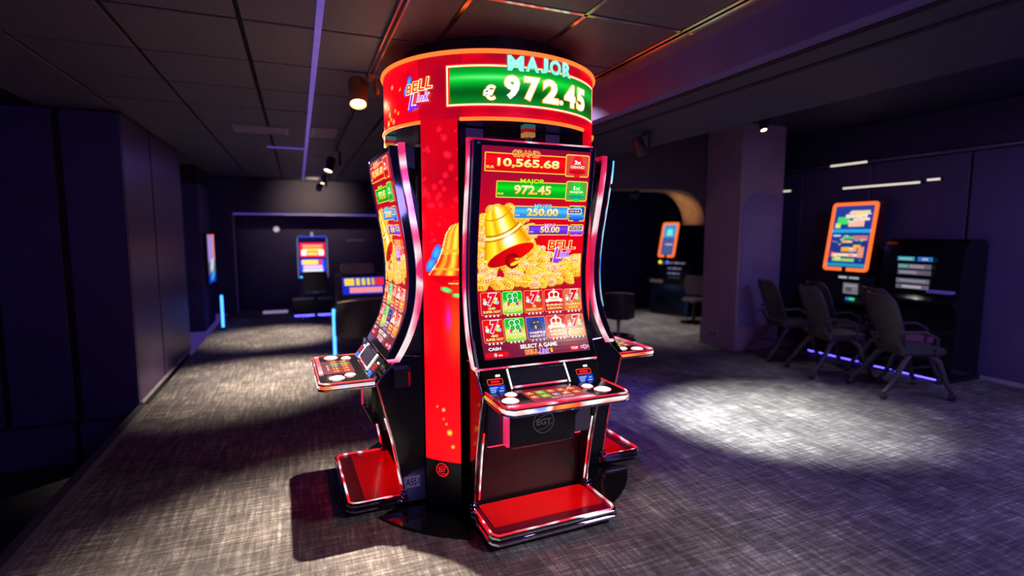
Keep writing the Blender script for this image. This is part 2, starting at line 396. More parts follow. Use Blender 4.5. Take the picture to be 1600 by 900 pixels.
# ceiling -------------------------------------------------
ce = S(MB().box(-6.0, 2.12, -2.5, 13.0, ZC+0.03, ZC+0.2).build('ceiling', M_void), 'dark tiled suspended ceiling over the hall', 'ceiling')
XL = [-2.07, -1.46, -0.85, -0.24, 0.145, 0.80, 1.40, 2.00]; YL = [2.48 + 0.72*k for k in range(-2, 14)]
shared = {}
for i in range(len(XL)-1):
    for j in range(len(YL)-1):
        x0, x1, y0, y1 = XL[i], XL[i+1], YL[j], YL[j+1]
        if y0 > 12.2: continue
        key = round(x1-x0, 3)
        if key not in shared:
            g = 0.011
            o = MB().box(g, x1-x0-g, g, 0.72-g, 0, 0.03).build('ceiling_tile', M_tile, ce, bevel=0.005, seg=1); shared[key] = o.data
        else: o = link_mesh('ceiling_tile', shared[key], None, ce)
        o.location = (x0, y0, ZC + random.uniform(-0.001, 0.002))
for x, y0, y1 in ((0.80, 1.0, 6.0), (1.40, 1.0, 6.0), (2.00, 1.0, 6.0)):
    MB().box(x-0.011, x+0.011, y0, y1, ZC-0.004, ZC+0.002).build('grid_bar', M_bar, ce)
MB().box(0.80, 2.0, 2.468, 2.492, ZC-0.004, ZC+0.002).build('grid_bar', M_bar, ce)
# long violet rail set in the ceiling
tag(MB().box(0.128, 0.162, 0.8, 11.9, ZC-0.012, ZC+0.004).build('ceiling_rail', M_violet), 'long violet lit rail in the ceiling left of the lamp track', 'rail')
# soffit (dropped beam) on the right
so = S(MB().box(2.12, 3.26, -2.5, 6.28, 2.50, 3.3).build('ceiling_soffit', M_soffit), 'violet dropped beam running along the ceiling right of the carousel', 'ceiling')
MB().box(2.02, 2.12, -2.5, 6.2, 2.715, 2.74).build('edge_trim', pmat('warm_white_trim', (0.6, 0.55, 0.5), 0.2, 0.8), so)
MB().box(2.215, 2.235, -2.5, 6.2, 2.494, 2.502).build('joint', M_joint, so)
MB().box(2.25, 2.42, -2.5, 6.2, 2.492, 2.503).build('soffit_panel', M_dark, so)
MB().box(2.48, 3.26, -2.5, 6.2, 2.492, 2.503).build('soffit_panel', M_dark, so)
MB().box(2.43, 2.47, -2.5, 6.2, 2.488, 2.5).build('slot', M_joint, so)
S(MB().box(3.26, 9.5, -2.5, 13, 3.12, 3.3).build('ceiling_right', M_dark), 'high dark ceiling over the terminal area', 'ceiling')
# right wall
panel_wall('wall_right', 'dark violet panelled wall behind the terminals', (7.185, 7.5, -2.5, 7.0, 0, 3.12),
           [(7.17, 7.2, 5.97, 6.6, 0.04, 2.57), (7.17, 7.2, 4.93, 5.95, 0.04, 2.57), (7.17, 7.2, 3.79, 4.91, 0.04, 2.57), (7.15, 7.2, 2.55, 3.75, 0.04, 2.57), (7.15, 7.2, 1.2, 2.53, 0.04, 2.57), (7.17, 7.2, 1.2, 6.6, 2.63, 3.10)], [M_navy2]*5 + [M_dark])
S(MB().box(7.14, 7.19, 1.2, 6.6, 2.585, 2.615).build('trim_2', pmat('metal_wall_trim', (0.30, 0.27, 0.42), 0.3, 0.6)), 'slim metal trim high on the right wall', 'trim')
S(MB().box(7.12, 7.15, 1.2, 3.76, 0, 0.04).build('baseboard_right', M_base), 'thin pale skirting along the right wall', 'baseboard')
# column and arch
co = S(MB().box(5.6, 6.38, 5.62, 6.28, 0, 3.12).build('wall_column', M_mauve), 'square mauve column between the archway and the terminals', 'wall')
MB().box(5.585, 6.395, 5.605, 6.295, 0, 0.33).build('plinth', M_mauve, co, bevel=0.006)
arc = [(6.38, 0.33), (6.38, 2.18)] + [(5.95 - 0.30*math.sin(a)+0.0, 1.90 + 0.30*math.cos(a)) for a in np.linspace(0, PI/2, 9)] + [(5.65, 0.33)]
MB().prism(arc, lambda x, z: (x, 5.612, z), lambda x, z: (x, 5.63, z)).build('arch_reflection', pmat('lavender_reflection', (0.20, 0.16, 0.34), 0.4, var=0.08), co)  # reflection of the arch on the column face, shaped as a paler panel
S(MB().box(6.38, 7.5, 6.7, 6.9, 0, 3.12).build('wall_nook', M_navy), 'dark wall in the gap right of the column', 'wall')
# arched wall beyond the column
ax0, ax1, az, ar = 2.7, 5.62, 2.27, 0.50
pts = [(2.2, 0), (ax0, 0), (ax0, az-ar)] + [(ax0+ar-ar*math.cos(a), az-ar+ar*math.sin(a)) for a in np.linspace(0, PI/2, 12)][1:] + \
      [(ax1-ar+ar*math.sin(a), az-ar+ar*math.cos(a)) for a in np.linspace(0, PI/2, 12)] + [(6.14, az-ar-0.02), (6.14, 0), (6.40, 0), (6.40, 3.12), (2.2, 3.12)]
wa = S(MB().prism(pts, lambda x, z: (x, 6.30, z), lambda x, z: (x, 6.80, z)).build('wall_arch', pmat('brown_arch_paint', (0.085, 0.06, 0.06), 0.6)), 'wall with a wide round-cornered archway behind the carousel', 'wall')
MB().grid(lambda y, k: (ax1-ar+(ar-.006)*math.sin(k), y, az-ar+(ar-.006)*math.cos(k)), [6.305, 6.795], np.linspace(-.02, PI/2, 14)).add([(4.2, 6.305, az-.006), (ax1-ar, 6.305, az-.006), (ax1-ar, 6.795, az-.006), (4.2, 6.795, az-.006)], [(0, 1, 2, 3)]).build('lit_arch_soffit', pmat('lit_soffit_tan', (0.42, 0.28, 0.18), 0.5), wa, fix=False)  # soffit copy in lighter tan, its lit look put into the colour
S(MB().box(2.0, 9.5, 10.6, 10.8, 0, 3.12).build('wall_lounge', M_navy), 'dark wall of the lounge seen through the archway', 'wall')
S(MB().box(9.2, 9.5, 6.75, 10.8, 0, 3.12).build('wall_lounge_right', M_navy), 'dark side wall of the lounge beyond the archway', 'wall')

# lamp track and spotlights -------------------------------------------------
tk = tag(MB().box(0.485, 0.525, 0.6, 12.0, ZC-0.03, ZC-0.004).build('lamp_track', pmat('track_metal', (0.35, 0.32, 0.40), 0.25, 0.8)), 'long metal lamp track under the tiled ceiling', 'lamp track')
MB().box(0.497, 0.513, 0.6, 12.0, ZC-0.034, ZC-0.03).build('slot', M_joint, tk)
def spotlight(loc, aim, label, mat, lens, light=None, s=1.0, drop=0.12):
    e = empty('track_spotlight', loc); tag(e, label, 'spotlight', 'track spotlights')
    MB().box(-0.02, 0.02, -0.05, 0.05, -0.03, 0.0).build('adapter', mat, e, bevel=0.004)
    MB().tube([(0.03*s, 0, -0.02), (0.03*s, 0, -drop-0.06*s)], 0.014*s, 10).build('arm', mat, e)
    d = (Vector(aim) - Vector(loc)).normalized(); c = Vector((-0.065*s, 0, -drop-0.06*s))
    rot = d.to_track_quat('-Z', 'Y').to_matrix().to_4x4()
    b = MB().lathe([(0.0, 0.075*s), (0.040*s, 0.072*s), (0.046*s, 0.06*s), (0.046*s, -0.07*s), (0.040*s, -0.07*s), (0.038*s, -0.055*s), (0.0, -0.055*s)], 20).build('lamp_can', mat, e)
    b.matrix_local = Matrix.Translation(c) @ rot
    ln = MB().lathe([(0.0, -0.060*s), (0.037*s, -0.060*s)], 20).build('lens', lens, e); ln.matrix_local = Matrix.Translation(c) @ rot
    if light:
        p = Vector(loc) + c + d*0.09*s
        spot('spotlight_lamp', p, aim, light[0], light[1], light[2], light[3], 0.02, e)
    return e
WARM = (1.0, 0.82, 0.60)
M_dl = pmat('dark_lamp_body', (0.03, 0.028, 0.03), 0.4)
spotlight((0.505, 3.86, ZC-0.03), (0.42, 2.55, 0), 'bronze spotlight nearest to the carousel, shining brightly', M_brass, M_warm, (WARM, 1150, 76, 1.0), 1.35, 0.04)
spotlight((0.505, 7.35, ZC-0.03), (-0.35, 6.6, 0), 'dark spotlight in the middle of the ceiling track', M_dl, M_warm, (WARM, 1300, 56, 1.0), 1.3)
spotlight((0.505, 10.9, ZC-0.03), (0.35, 12.6, 2.2), 'far spotlight washing the back wall header', M_dl, M_warm, ((1.0, 0.72, 0.45), 70, 90, 0.8), 1.3)
spotlight((0.505, 9.6, ZC-0.03), (-0.3, 9.3, 0), 'small dark spotlight at the far end of the track', M_dl, M_warm, (WARM, 900, 52, 1.0), 1.0)
spotlight((2.74, 3.8, 2.488), (3.85, 3.5, 0), 'dark spotlight hanging under the violet beam', M_dl, M_warm, ((0.95, 1.0, 0.90), 1700, 52, 1.0), 1.1, 0.06)
spotlight((5.66, 5.30, 3.12), (5.6, 4.0, 0), 'small spotlight at the top of the mauve column', M_dl, M_warm, ((1, 0.95, 0.9), 30, 60, 0.8), 0.9, 0.05)
spotlight((4.62, 6.62, 2.262), (5.50, 6.60, 2.06), 'small warm spotlight inside the archway', M_dl, M_warm, ((1.0, 0.55, 0.24), 30, 40, 1.0), 0.8, 0.03)
spotlight((2.9, 5.35, 2.488), (2.35, 4.1, 0), 'added blue fill spotlight at the far end of the violet beam', M_dl, pmat('blue_fill_lens', (.1, .1, .5), .3, emis=(.08, .06, 1.0), estr=3), ((0.16, 0.10, 1.0), 170, 80, 0.9), 0.9, 0.03)  # added fixture, gives the blue light on the floor right of the carousel
# vents in the ceiling
def vent(x0, x1, y0, y1, label, slats):
    e = empty('ceiling_vent', ((x0+x1)/2, (y0+y1)/2, ZC)); tag(e, label, 'vent', 'ceiling vents')
    w, d = (x1-x0)/2, (y1-y0)/2; vm = pmat('vent_metal', (0.38, 0.34, 0.48), 0.4)
    MB().box(-w, w, -d, -d+0.03, -0.012, 0).box(-w, w, d-0.03, d, -0.012, 0).box(-w, -w+0.03, -d+0.03, d-0.03, -0.012, 0).box(w-0.03, w, -d+0.03, d-0.03, -0.012, 0).build('frame', vm, e)
    for k in range(slats):
        y = -d+0.03 + (2*d-0.06)*(k+0.5)/slats
        MB().box(-w+0.03, w-0.03, y-0.018, y+0.018, -0.008, -0.003).build('slat', vm, e)
vent(-0.58, -0.05, 6.2, 6.6, 'square slatted ceiling vent left of the violet rail', 6)
vent(0.18, 0.44, 6.05, 6.65, 'narrow pale ceiling vent between violet rail and lamp track', 8)
vent(0.18, 0.46, 11.2, 11.8, 'far narrow ceiling vent near the back wall', 6)
tag(MB().box(-0.32, 0.125, 7.58, 7.64, ZC-0.014, ZC).build('ceiling_light_strip', M_violet), 'short violet light strip crossing the ceiling to the rail', 'light strip')
# one lamp on the right trim; the lower bars are reflections modelled glowing
for (y0, y1, z, lab) in ((4.97, 5.5, 2.60, 'bright linear wall lamp on the high metal trim'), (4.29, 5.29, 2.27, 'long lamp reflection above the orange framed terminal, modelled as a glowing bar'), (4.07, 4.21, 2.29, 'short lamp reflection beside the long one, modelled as a glowing bar'), (6.15, 6.42, 2.30, 'small wall glow in the corner by the column, modelled as a glowing bar')):
    e = empty('wall_glow_bar', (7.14, (y0+y1)/2, z)); tag(e, lab, 'wall lamp', 'linear wall lamps')
    h = (y1-y0)/2
    MB().box(0.0, 0.03, -h-0.02, h+0.02, -0.02, 0.02).build('housing', M_dl, e)
    MB().box(-0.008, 0.0, -h, h, -0.012, 0.012).build('diffuser', M_wstrip, e)
# outlet on the column plinth
e = empty('wall_outlet', (5.58, 6.0, 0.19), 0); tag(e, 'double power outlet low on the mauve column plinth', 'outlet')
MB().box(-0.012, 0.005, -0.08, 0.08, -0.05, 0.05).build('plate', pmat('grey_plastic', (0.30, 0.26, 0.30), 0.4), e, bevel=0.003)
for y in (-0.04, 0.04): MB().lathe([(0.0, -0.014), (0.022, -0.014), (0.022, -0.010)], 14, (0, y, 0), 'x').build('socket', M_dl, e)
# ================================================================== the carousel: round display, LED columns, base
R0 = 0.688
ca_e = empty('jackpot_carousel', (CX, CY, 0), TH); tag(ca_e, 'round red jackpot display tower with lit LED ring and columns', 'display tower')
D = math.radians
def cyl(R):
    def f(phi, z, h):    # phi in degrees from the front (towards -Y), to the right
        a = D(phi); return ((R+h)*math.sin(a), -(R+h)*math.cos(a), z)
    return f
OFF = math.degrees(TH)
rng = np.random.RandomState(3)
def bokeh(S, Z, rgb, spots):
    for (s, z, r, c, k) in spots:
        d = np.sqrt((S-s)**2 + (Z-z)**2)/r
        w = np.clip(1.3-d, 0, 1)[..., None]*k
        rgb[:] = rgb*(1-w) + np.array(c)*w
def smooth_noise(shape, cells, rs):
    g = rs.rand(cells[0]+2, cells[1]+2); y = np.linspace(0, cells[0], shape[0]); x = np.linspace(0, cells[1], shape[1])
    yi = y.astype(int); xi = x.astype(int); fy = (y-yi)[:, None]; fx = (x-xi)[None]
    fy = fy*fy*(3-2*fy); fx = fx*fx*(3-2*fx)
    a = g[np.ix_(yi, xi)]; b = g[np.ix_(yi, xi+1)]; c = g[np.ix_(yi+1, xi)]; d = g[np.ix_(yi+1, xi+1)]
    return (a*(1-fx)+b*fx)*(1-fy) + (c*(1-fx)+d*fx)*fy
RED = np.array(L3(255, 0, 12)); CRIM = np.array(L3(140, 0, 26)); DARKR = np.array(L3(95, 0, 22))
# ring
PH = np.linspace(-180, 180, 481); ZR = np.linspace(2.275, 2.62, 40)
ph, zz = np.meshgrid(PH, ZR)
n = smooth_noise(ph.shape, (4, 40), rng)
k = np.clip(0.55*n + 0.45*np.exp(-((ph+75)/22)**2) + 0.35*np.exp(-((ph-60)/22)**2) + 0.18*((zz-2.275) < 0.035), 0, 1)
k = np.where(np.abs((ph+45)) < 12, k*0.45, k)
k = k*(0.93 + 0.07*np.cos(np.arange(len(PH))*PI)[None])
rgb = CRIM*(1-k[..., None]) + RED*k[..., None]
sp = []
for i in range(60):
    p = rng.uniform(-180, 180); z = rng.uniform(2.29, 2.60); r = rng.uniform(0.6, 1.6)
    if not (-40-OFF < p < 52): sp.append((p, (z-2.44)*90, r, L3(255, 20, 30), 0.8))
for (p, z, r) in ((-82, 2.36, 1.3), (-80, 2.33, 1.0), (-83.5, 2.40, 1.0), (-77, 2.31, 1.2), (-84, 2.31, 1.6), (-72, 2.35, .7), (-75, 2.37, .8), (-78, 2.51, 1.0), (-70, 2.48, 0.6)):
    sp.append((p, (z-2.44)*90, r, L3(255, 205, 90), 1.0))
bokeh(ph, (zz-2.44)*90, rgb, sp)
g = G(cyl(R0)); g.raster(PH, ZR, rgb, np.ones((39, 480), bool), 0.0)
ring = g.build('ring_display', ca_e, M_ring); ring['label'] = 'red LED ring with jackpot figures'
def A(phi): return phi - OFF    # measured angles to ring angles
# jackpot window
g = G(cyl(R0))
g.grid(A(-39.6), 2.336, A(51.7), 2.564, 0.003, L3(235, 30, 12), 60, 4)
def green(s, t):
    k = 0.40 + 0.6*math.exp(-((t-0.70)/0.16)**2) - 0.25*math.exp(-((t-0.3)/0.2)**2)
    k *= 1 - 0.35*max(0, (s-0.75)/0.25)
    hi = 0.35*math.exp(-((t-0.72)/0.05)**2)*math.exp(-((s-0.25)/0.25)**2)
    c = np.array(L3(0, 190, 50))*k + hi*np.array([0.3, 0.8, 0.4]); return tuple(c)
g.grid(A(-37.4), 2.354, A(49.6), 2.544, 0.0045, green, 60, 18)
def arcframe(p0, z0, p1, z1, wd, h, c):
    wp = math.degrees(wd/R0)
    g.grid(p0, z1-wd, p1, z1, h, c, 60, 1); g.grid(p0, z0, p1, z0+wd, h, c, 60, 1)
    g.grid(p0, z0+wd, p0+wp, z1-wd, h, c, 1, 6); g.grid(p1-wp, z0+wd, p1, z1-wd, h, c, 1, 6)
arcframe(A(-39.0), 2.342, A(51.0), 2.556, 0.009, 0.005, L3(255, 250, 190))
g.build('jackpot_window', ring, M_ring)
GOLD = L3(255, 170, 20)
def lettering(name, items):
    g = G(cyl(R0))
    for (t, p0, z0, p1, z1, c, off, out, oo) in items: g.text(t, A(p0), z0, A(p1), z1, 0.009, c, off, outline=out, oo=oo)
    return g.build(name, ring, M_ring)
W = (1, 1, 1)
lettering('jackpot_figures', [('€', -21.8, 2.369, -16.4, 2.449, W, .03, GOLD, .03)] + [(ch, a, 2.376, b, 2.503, W, .045, GOLD, .03) for ch, a, b in (('9', -12.4, -5.3), ('7', -3.2, 4.6), ('2', 6.4, 15.2), ('4', 19.2, 27.4), ('5', 28.6, 36.6))] + [('.', 15.9, 2.378, 18.3, 2.402, W, .045, GOLD, .03)])
def mint(a, b): return tuple(np.array(L3(150, 255, 225))*(0.75+0.25*b) + np.array([0.0, 0.15, 0.05])*b)
lettering('jackpot_title', [(ch, a, 2.527+0.0003*(a+11), b, 2.608+0.0003*(a+11), mint, .045, L3(0, 120, 90), .03) for ch, a, b in (('M', -11.0, -3.4), ('A', -2.6, 4.2), ('J', 4.9, 9.0), ('O', 9.9, 16.6), ('R', 17.6, 23.6))])
BLU = L3(60, 170, 255); BLU2 = L3(20, 70, 230)
def cylm(R): return lambda q, z, h: cyl(R)(math.degrees(q/R), z, h)     # q in metres round the ring
g = G(cylm(R0)); MX = lambda phi: math.radians(A(phi))*R0
for (p, z, a, b, rot) in ((-60.4, 2.508, .017, .030, -.35), (-63.0, 2.458, .016, .030, -.25)):
    g.ell(MX(p), z, a, b, rot, 0.004, BLU, BLU2)
for i, ch in enumerate('BELL'):
    p0 = MX(-62.4) + .049*i
    g.text(ch, p0, 2.436+0.005*i, p0+.043, 2.490+0.007*i, 0.008, L3(255, 50, 8), .015, shear=.2, outline=L3(255, 245, 170), oo=.05)
q0 = MX(-60.4)
g.text('L', q0, 2.352, q0+.050, 2.430, 0.012, L3(120, 50, 235), .03, shear=.3, outline=L3(255, 225, 245), oo=.05)
for ch, a, b, zt in (('i', .062, .070, 2.430), ('n', .078, .106, 2.414), ('k', .112, .142, 2.442)):
    g.text(ch, q0+a, 2.384, q0+b, zt, 0.012, L3(170, 80, 245), .02, shear=.3, outline=L3(255, 225, 245), oo=.05)
g.poly([(q0-.004, 2.349), (q0+.03, 2.356), (q0+.075, 2.368), (q0+.08, 2.354), (q0+.03, 2.343), (q0, 2.336)], 0.012, L3(90, 30, 220))
g.build('logo_lettering', ring, M_ring)
# ring edges, underside, collar
def arc_path(R, z, a0, a1, n): return [(R*math.sin(D(a)), -R*math.cos(D(a)), z) for a in np.linspace(a0, a1, n)]
MB().tube(arc_path(R0+0.004, 2.628, 0, 360, 97)[:-1], 0.012, 8, closed=True).build('upper_light_edge', M_orange, ca_e)
for q in range(4):
    MB().tube(arc_path(R0+0.002, 2.272, q*90-34.5, q*90+34.5, 24), 0.0105, 8).build('lower_light_edge', M_orange, ca_e)
MB().lathe([(0.0, 2.268), (R0-0.004, 2.268), (R0-0.004, 2.262), (0.0, 2.262)], 64).build('ring_underside', pmat('violet_gloss', (0.05, 0.035, 0.12), 0.15), ca_e)
MB().lathe([(0.0, 2.632), (R0-0.008, 2.632), (R0-0.008, 2.60)], 64).build('ring_cap', M_satin, ca_e)
MB().lathe([(0.56, 2.632), (0.56, ZC)], 48).build('ceiling_collar', M_satin, ca_e)
# inner core
core = MB().box(-0.42, 0.42, -0.42, 0.42, 0.012, 2.262).build('core', pmat('brown_black_gloss', (0.016, 0.012, 0.009), 0.15), ca_e)
for q in range(4):
    for s in (-1, 1):
        o = MB().box(s*0.30-0.095, s*0.30+0.095, -0.435, -0.42, 1.80, 2.255).build('blue_reflection_panel', pmat('slate_reflection', (0.24, 0.24, 0.38), 0.35), ca_e); o.rotation_euler[2] = q*PI/2  # glossy black core: its bluish reflections are put into these panels' colour
# LED columns
def column_raster(bell):
    P = np.linspace(-9.9, 9.9, 43); Z = np.linspace(0.30, 2.275, 330)
    p, z = np.meshgrid(P, Z); rs = np.random.RandomState(5)
    n = smooth_noise(p.shape, (12, 3), rs)
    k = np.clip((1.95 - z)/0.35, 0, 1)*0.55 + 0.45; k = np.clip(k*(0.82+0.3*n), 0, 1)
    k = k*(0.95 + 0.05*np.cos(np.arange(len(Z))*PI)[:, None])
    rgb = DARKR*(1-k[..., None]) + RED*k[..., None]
    s = np.radians(p)*R0
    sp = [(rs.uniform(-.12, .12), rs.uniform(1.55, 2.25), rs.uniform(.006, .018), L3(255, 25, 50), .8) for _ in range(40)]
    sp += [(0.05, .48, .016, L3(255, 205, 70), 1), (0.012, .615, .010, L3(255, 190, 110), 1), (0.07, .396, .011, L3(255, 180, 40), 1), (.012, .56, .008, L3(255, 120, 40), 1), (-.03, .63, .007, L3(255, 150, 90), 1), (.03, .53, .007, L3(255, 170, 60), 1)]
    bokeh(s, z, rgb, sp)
    if bell:
        x = s + 0.126 - 0.262      # distance from the bell axis (beyond the right edge)
        zz = (z-1.405)/0.30
        half = np.interp(zz, [0, .06, .25, .5, .8, .95, 1.02], [.212, .198, .150, .118, .092, .06, .0])
        inb = (zz > 0) & (zz < 1.02) & (np.abs(x) < half)
        q = np.clip(-x/np.maximum(half, 1e-3), -1, 1)     # 1 = left edge
        gl = np.clip(np.exp(-((q-.35)/.12)**2)*.9 + np.exp(-((q-.72)/.10)**2)*.55 + .25*(zz > .4), 0, 1)
        c = np.array(L3(240, 25, 5))*(1-gl[..., None]) + np.array(L3(255, 215, 60))*gl[..., None]
        band = (np.abs(zz-.48) < .03) | (np.abs(zz-.12) < .02); c = np.where(band[..., None], np.array(L3(255, 160, 40)), c)
        rgb = np.where(inb[..., None], c, rgb)
        edge = (zz > 0) & (zz < 1.0) & (np.abs(np.abs(x)-half) < .004); rgb = np.where(edge[..., None], np.array(L3(255, 225, 130)), rgb)
        # mouth
        m = ((x/.212)**2 + ((z-1.392)/.045)**2) < 1; rgb = np.where((m & (z < 1.40))[..., None], np.array(L3(205, 0, 10)), rgb)
        ball = ((x+.01)**2 + (z-1.345)**2) < .058**2; rgb = np.where((ball & (z < 1.385))[..., None], np.array(L3(245, 30, 15)), rgb)
        hl = (np.abs(z-1.362) < .005) & (np.abs(x+.05) < .03); rgb = np.where(hl[..., None], np.array(L3(255, 200, 90)), rgb)
        # ribbon loops and leaf
        def el(cx, cz, a, b, rot):
            dx, dz = s-cx, z-cz; u = dx*math.cos(rot)+dz*math.sin(rot); v = -dx*math.sin(rot)+dz*math.cos(rot); return (u/a)**2 + (v/b)**2
        for (cx, cz, a, b, rot) in ((-.022, 1.535, .050, .026, 1.15), (-.062, 1.468, .048, .025, 1.0)):
            e = el(cx, cz, a, b, rot); w = np.clip(1-e, 0, 1)[..., None]
            rgb = np.where((e < 1)[..., None], np.array(BLU2)*(1-w) + np.array(BLU)*w, rgb)
        for (cx, cz, a, b, rot) in ((.04, 1.325, .040, .015, -.25), (.105, 1.295, .030, .013, -.1)):
            e = el(cx, cz, a, b, rot); w = np.clip(1-e, 0, 1)[..., None]
            rgb = np.where((e < 1)[..., None], np.array(L3(0, 110, 40))*(1-w) + np.array(L3(110, 255, 130))*w, rgb)
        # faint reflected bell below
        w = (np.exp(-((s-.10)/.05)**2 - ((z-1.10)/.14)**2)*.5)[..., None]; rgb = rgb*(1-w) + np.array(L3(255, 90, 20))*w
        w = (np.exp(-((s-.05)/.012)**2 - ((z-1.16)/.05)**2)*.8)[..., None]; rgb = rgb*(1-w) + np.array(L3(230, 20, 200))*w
    return P, Z, rgb
def led_column(centre, bell, mesh_from=None):
    o = None
    if mesh_from is None:
        P, Z, rgb = column_raster(bell); g = G(cyl(R0)); g.raster(P, Z, rgb, np.ones((len(Z)-1, len(P)-1), bool), 0.0)
        o = g.build('led_column', ca_e, M_ring)
    else: o = link_mesh('led_column', mesh_from, None, ca_e)
    o.rotation_euler[2] = D(centre)
    m = MB()
    for s in (-1, 1): m.add([(R_*math.sin(D(s*10.0)), -R_*math.cos(D(s*10.0)), z) for R_ in (0.40, R0) for z in (0.012, 2.265)], [(0, 1, 3, 2)])
    m.grid(lambda a, z: cyl(R0-0.006)(a, z, 0), np.linspace(-10.0, 10.0, 9), [0.012, 2.265])
    bb = m.build('column_casing', M_satin, ca_e, fix=False); bb.rotation_euler[2] = D(centre)
    lo = MB().grid(lambda a, z: cyl(R0)(a, z, 0), np.linspace(-10.0, 10.0, 9), [0.012, 0.297]).build('column_foot', M_satin, ca_e, fix=False); lo.rotation_euler[2] = D(centre)
    # round badge
    g = G(cyl(R0)); RB = L3(255, 35, 40)
    cz = 0.246; r = 0.042; k = math.degrees(1/R0)
    for rad, c, h in ((r, RB, .003), (r*.86, L3(40, 0, 4), .004)): g.ell(0, cz, rad*k, rad, 0, h, c, n=28)
    g.text('EGT', -1.9, cz-.013, 1.9, cz+.013, .006, RB, .03)
    for s in (-1, 1): g.poly([(-2.6, cz+s*.016-.004*s), (0, cz+s*.027), (2.6, cz+s*.022), (2.6, cz+s*.018), (0, cz+s*.022)], .006, RB)
    b = g.build('badge', bb, M_dim)
    return o
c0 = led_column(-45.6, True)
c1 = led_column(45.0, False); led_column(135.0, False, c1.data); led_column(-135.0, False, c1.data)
for q in range(4):
    a0 = q*90+45
    pts = [(0.965*math.sin(D(a)), -0.965*math.cos(D(a))) for a in np.linspace(-18.2, 18.2, 15)]
    k = 0.02
    pts = [(-0.245, -0.60), (-0.285, -0.90)] + pts + [(0.285, -0.90), (0.245, -0.60)]
    o = MB().plate(pts, 0.0, 0.014).build('base_plate', M_black, ca_e, bevel=0.003, seg=1); o.rotation_euler[2] = D(a0)

# ================================================================== slot machine
CO = [-0.011960133060475029, -0.282849669977075, 1.7584168669768812, -3.127750582035786, 2.4051243038128622]
def prof(z): return float(np.polyval(CO, z))
RM = 0.75
def mp(r, u, z): return (u, RM - r, z)
def scr(u, z, h): return (u, RM - prof(z) - h, z)
def mirror_poly(poly, u0, u1): return lambda mb: mb.prism(poly, lambda r, z: mp(r, u0, z), lambda r, z: mp(r, u1, z))

def coins_raster():
    U = np.arange(-.325, .338, .003); Z = np.arange(1.325, 1.83, .003)
    u, z = np.meshgrid(U, Z); rgb = np.zeros(u.shape+(3,)); mask = np.zeros(u.shape, bool); rs = np.random.RandomState(11)
    def top(x): return np.interp(x, [-.33, -.29, -.2, -.1, .0, .04, .1, .15, .2, .25, .30, .34], [1.72, 1.76, 1.80, 1.79, 1.66, 1.58, 1.575, 1.545, 1.50, 1.50, 1.53, 1.49])
    cs = []
    for i in range(250):
        x = rs.uniform(-.33, .34); zz = rs.uniform(1.345, 1.80)
        if zz < top(x): cs.append((x, zz))
    cs.sort(key=lambda c: -c[1])
    for (x, zz) in cs:
        a = rs.uniform(.036, .050); b = a*rs.uniform(.42, .85); t = rs.uniform(-.6, .6); hot = rs.rand()
        for (dz, edge) in ((-.014, True), (0, False)):
            dx, dy = u-x, z-(zz+dz); p = dx*math.cos(t)+dy*math.sin(t); q = -dx*math.sin(t)+dy*math.cos(t)
            e = (p/a)**2 + (q/b)**2; ins = e < 1
            if edge: c = np.broadcast_to(np.array(L3(165, 40, 0)), u.shape+(3,))
            else:
                sh = np.clip(.5 + .5*(p/a*.6 + q/b*.7), 0, 1)[..., None]
                c = np.array(L3(252, 150, 0))*(1-sh) + np.array(L3(255, 240, 90 if hot < .65 else 190))*sh
                c = np.where(((e > .62) & (e < .74))[..., None], np.array(L3(215, 100, 0)), c)
                c = np.where(((np.abs(p/a) < .5) & ((np.abs(q/b-.18) < .10) | (np.abs(q/b+.20) < .09)) & (np.sin(p/a*16+hot*9) > -.5))[..., None], np.array(L3(205, 80, 0)), c)
                c = np.where((e > .90)[..., None], np.array(L3(255, 238, 95)), c)
            rgb = np.where(ins[..., None], c, rgb); mask |= ins
    return U, Z, rgb, mask
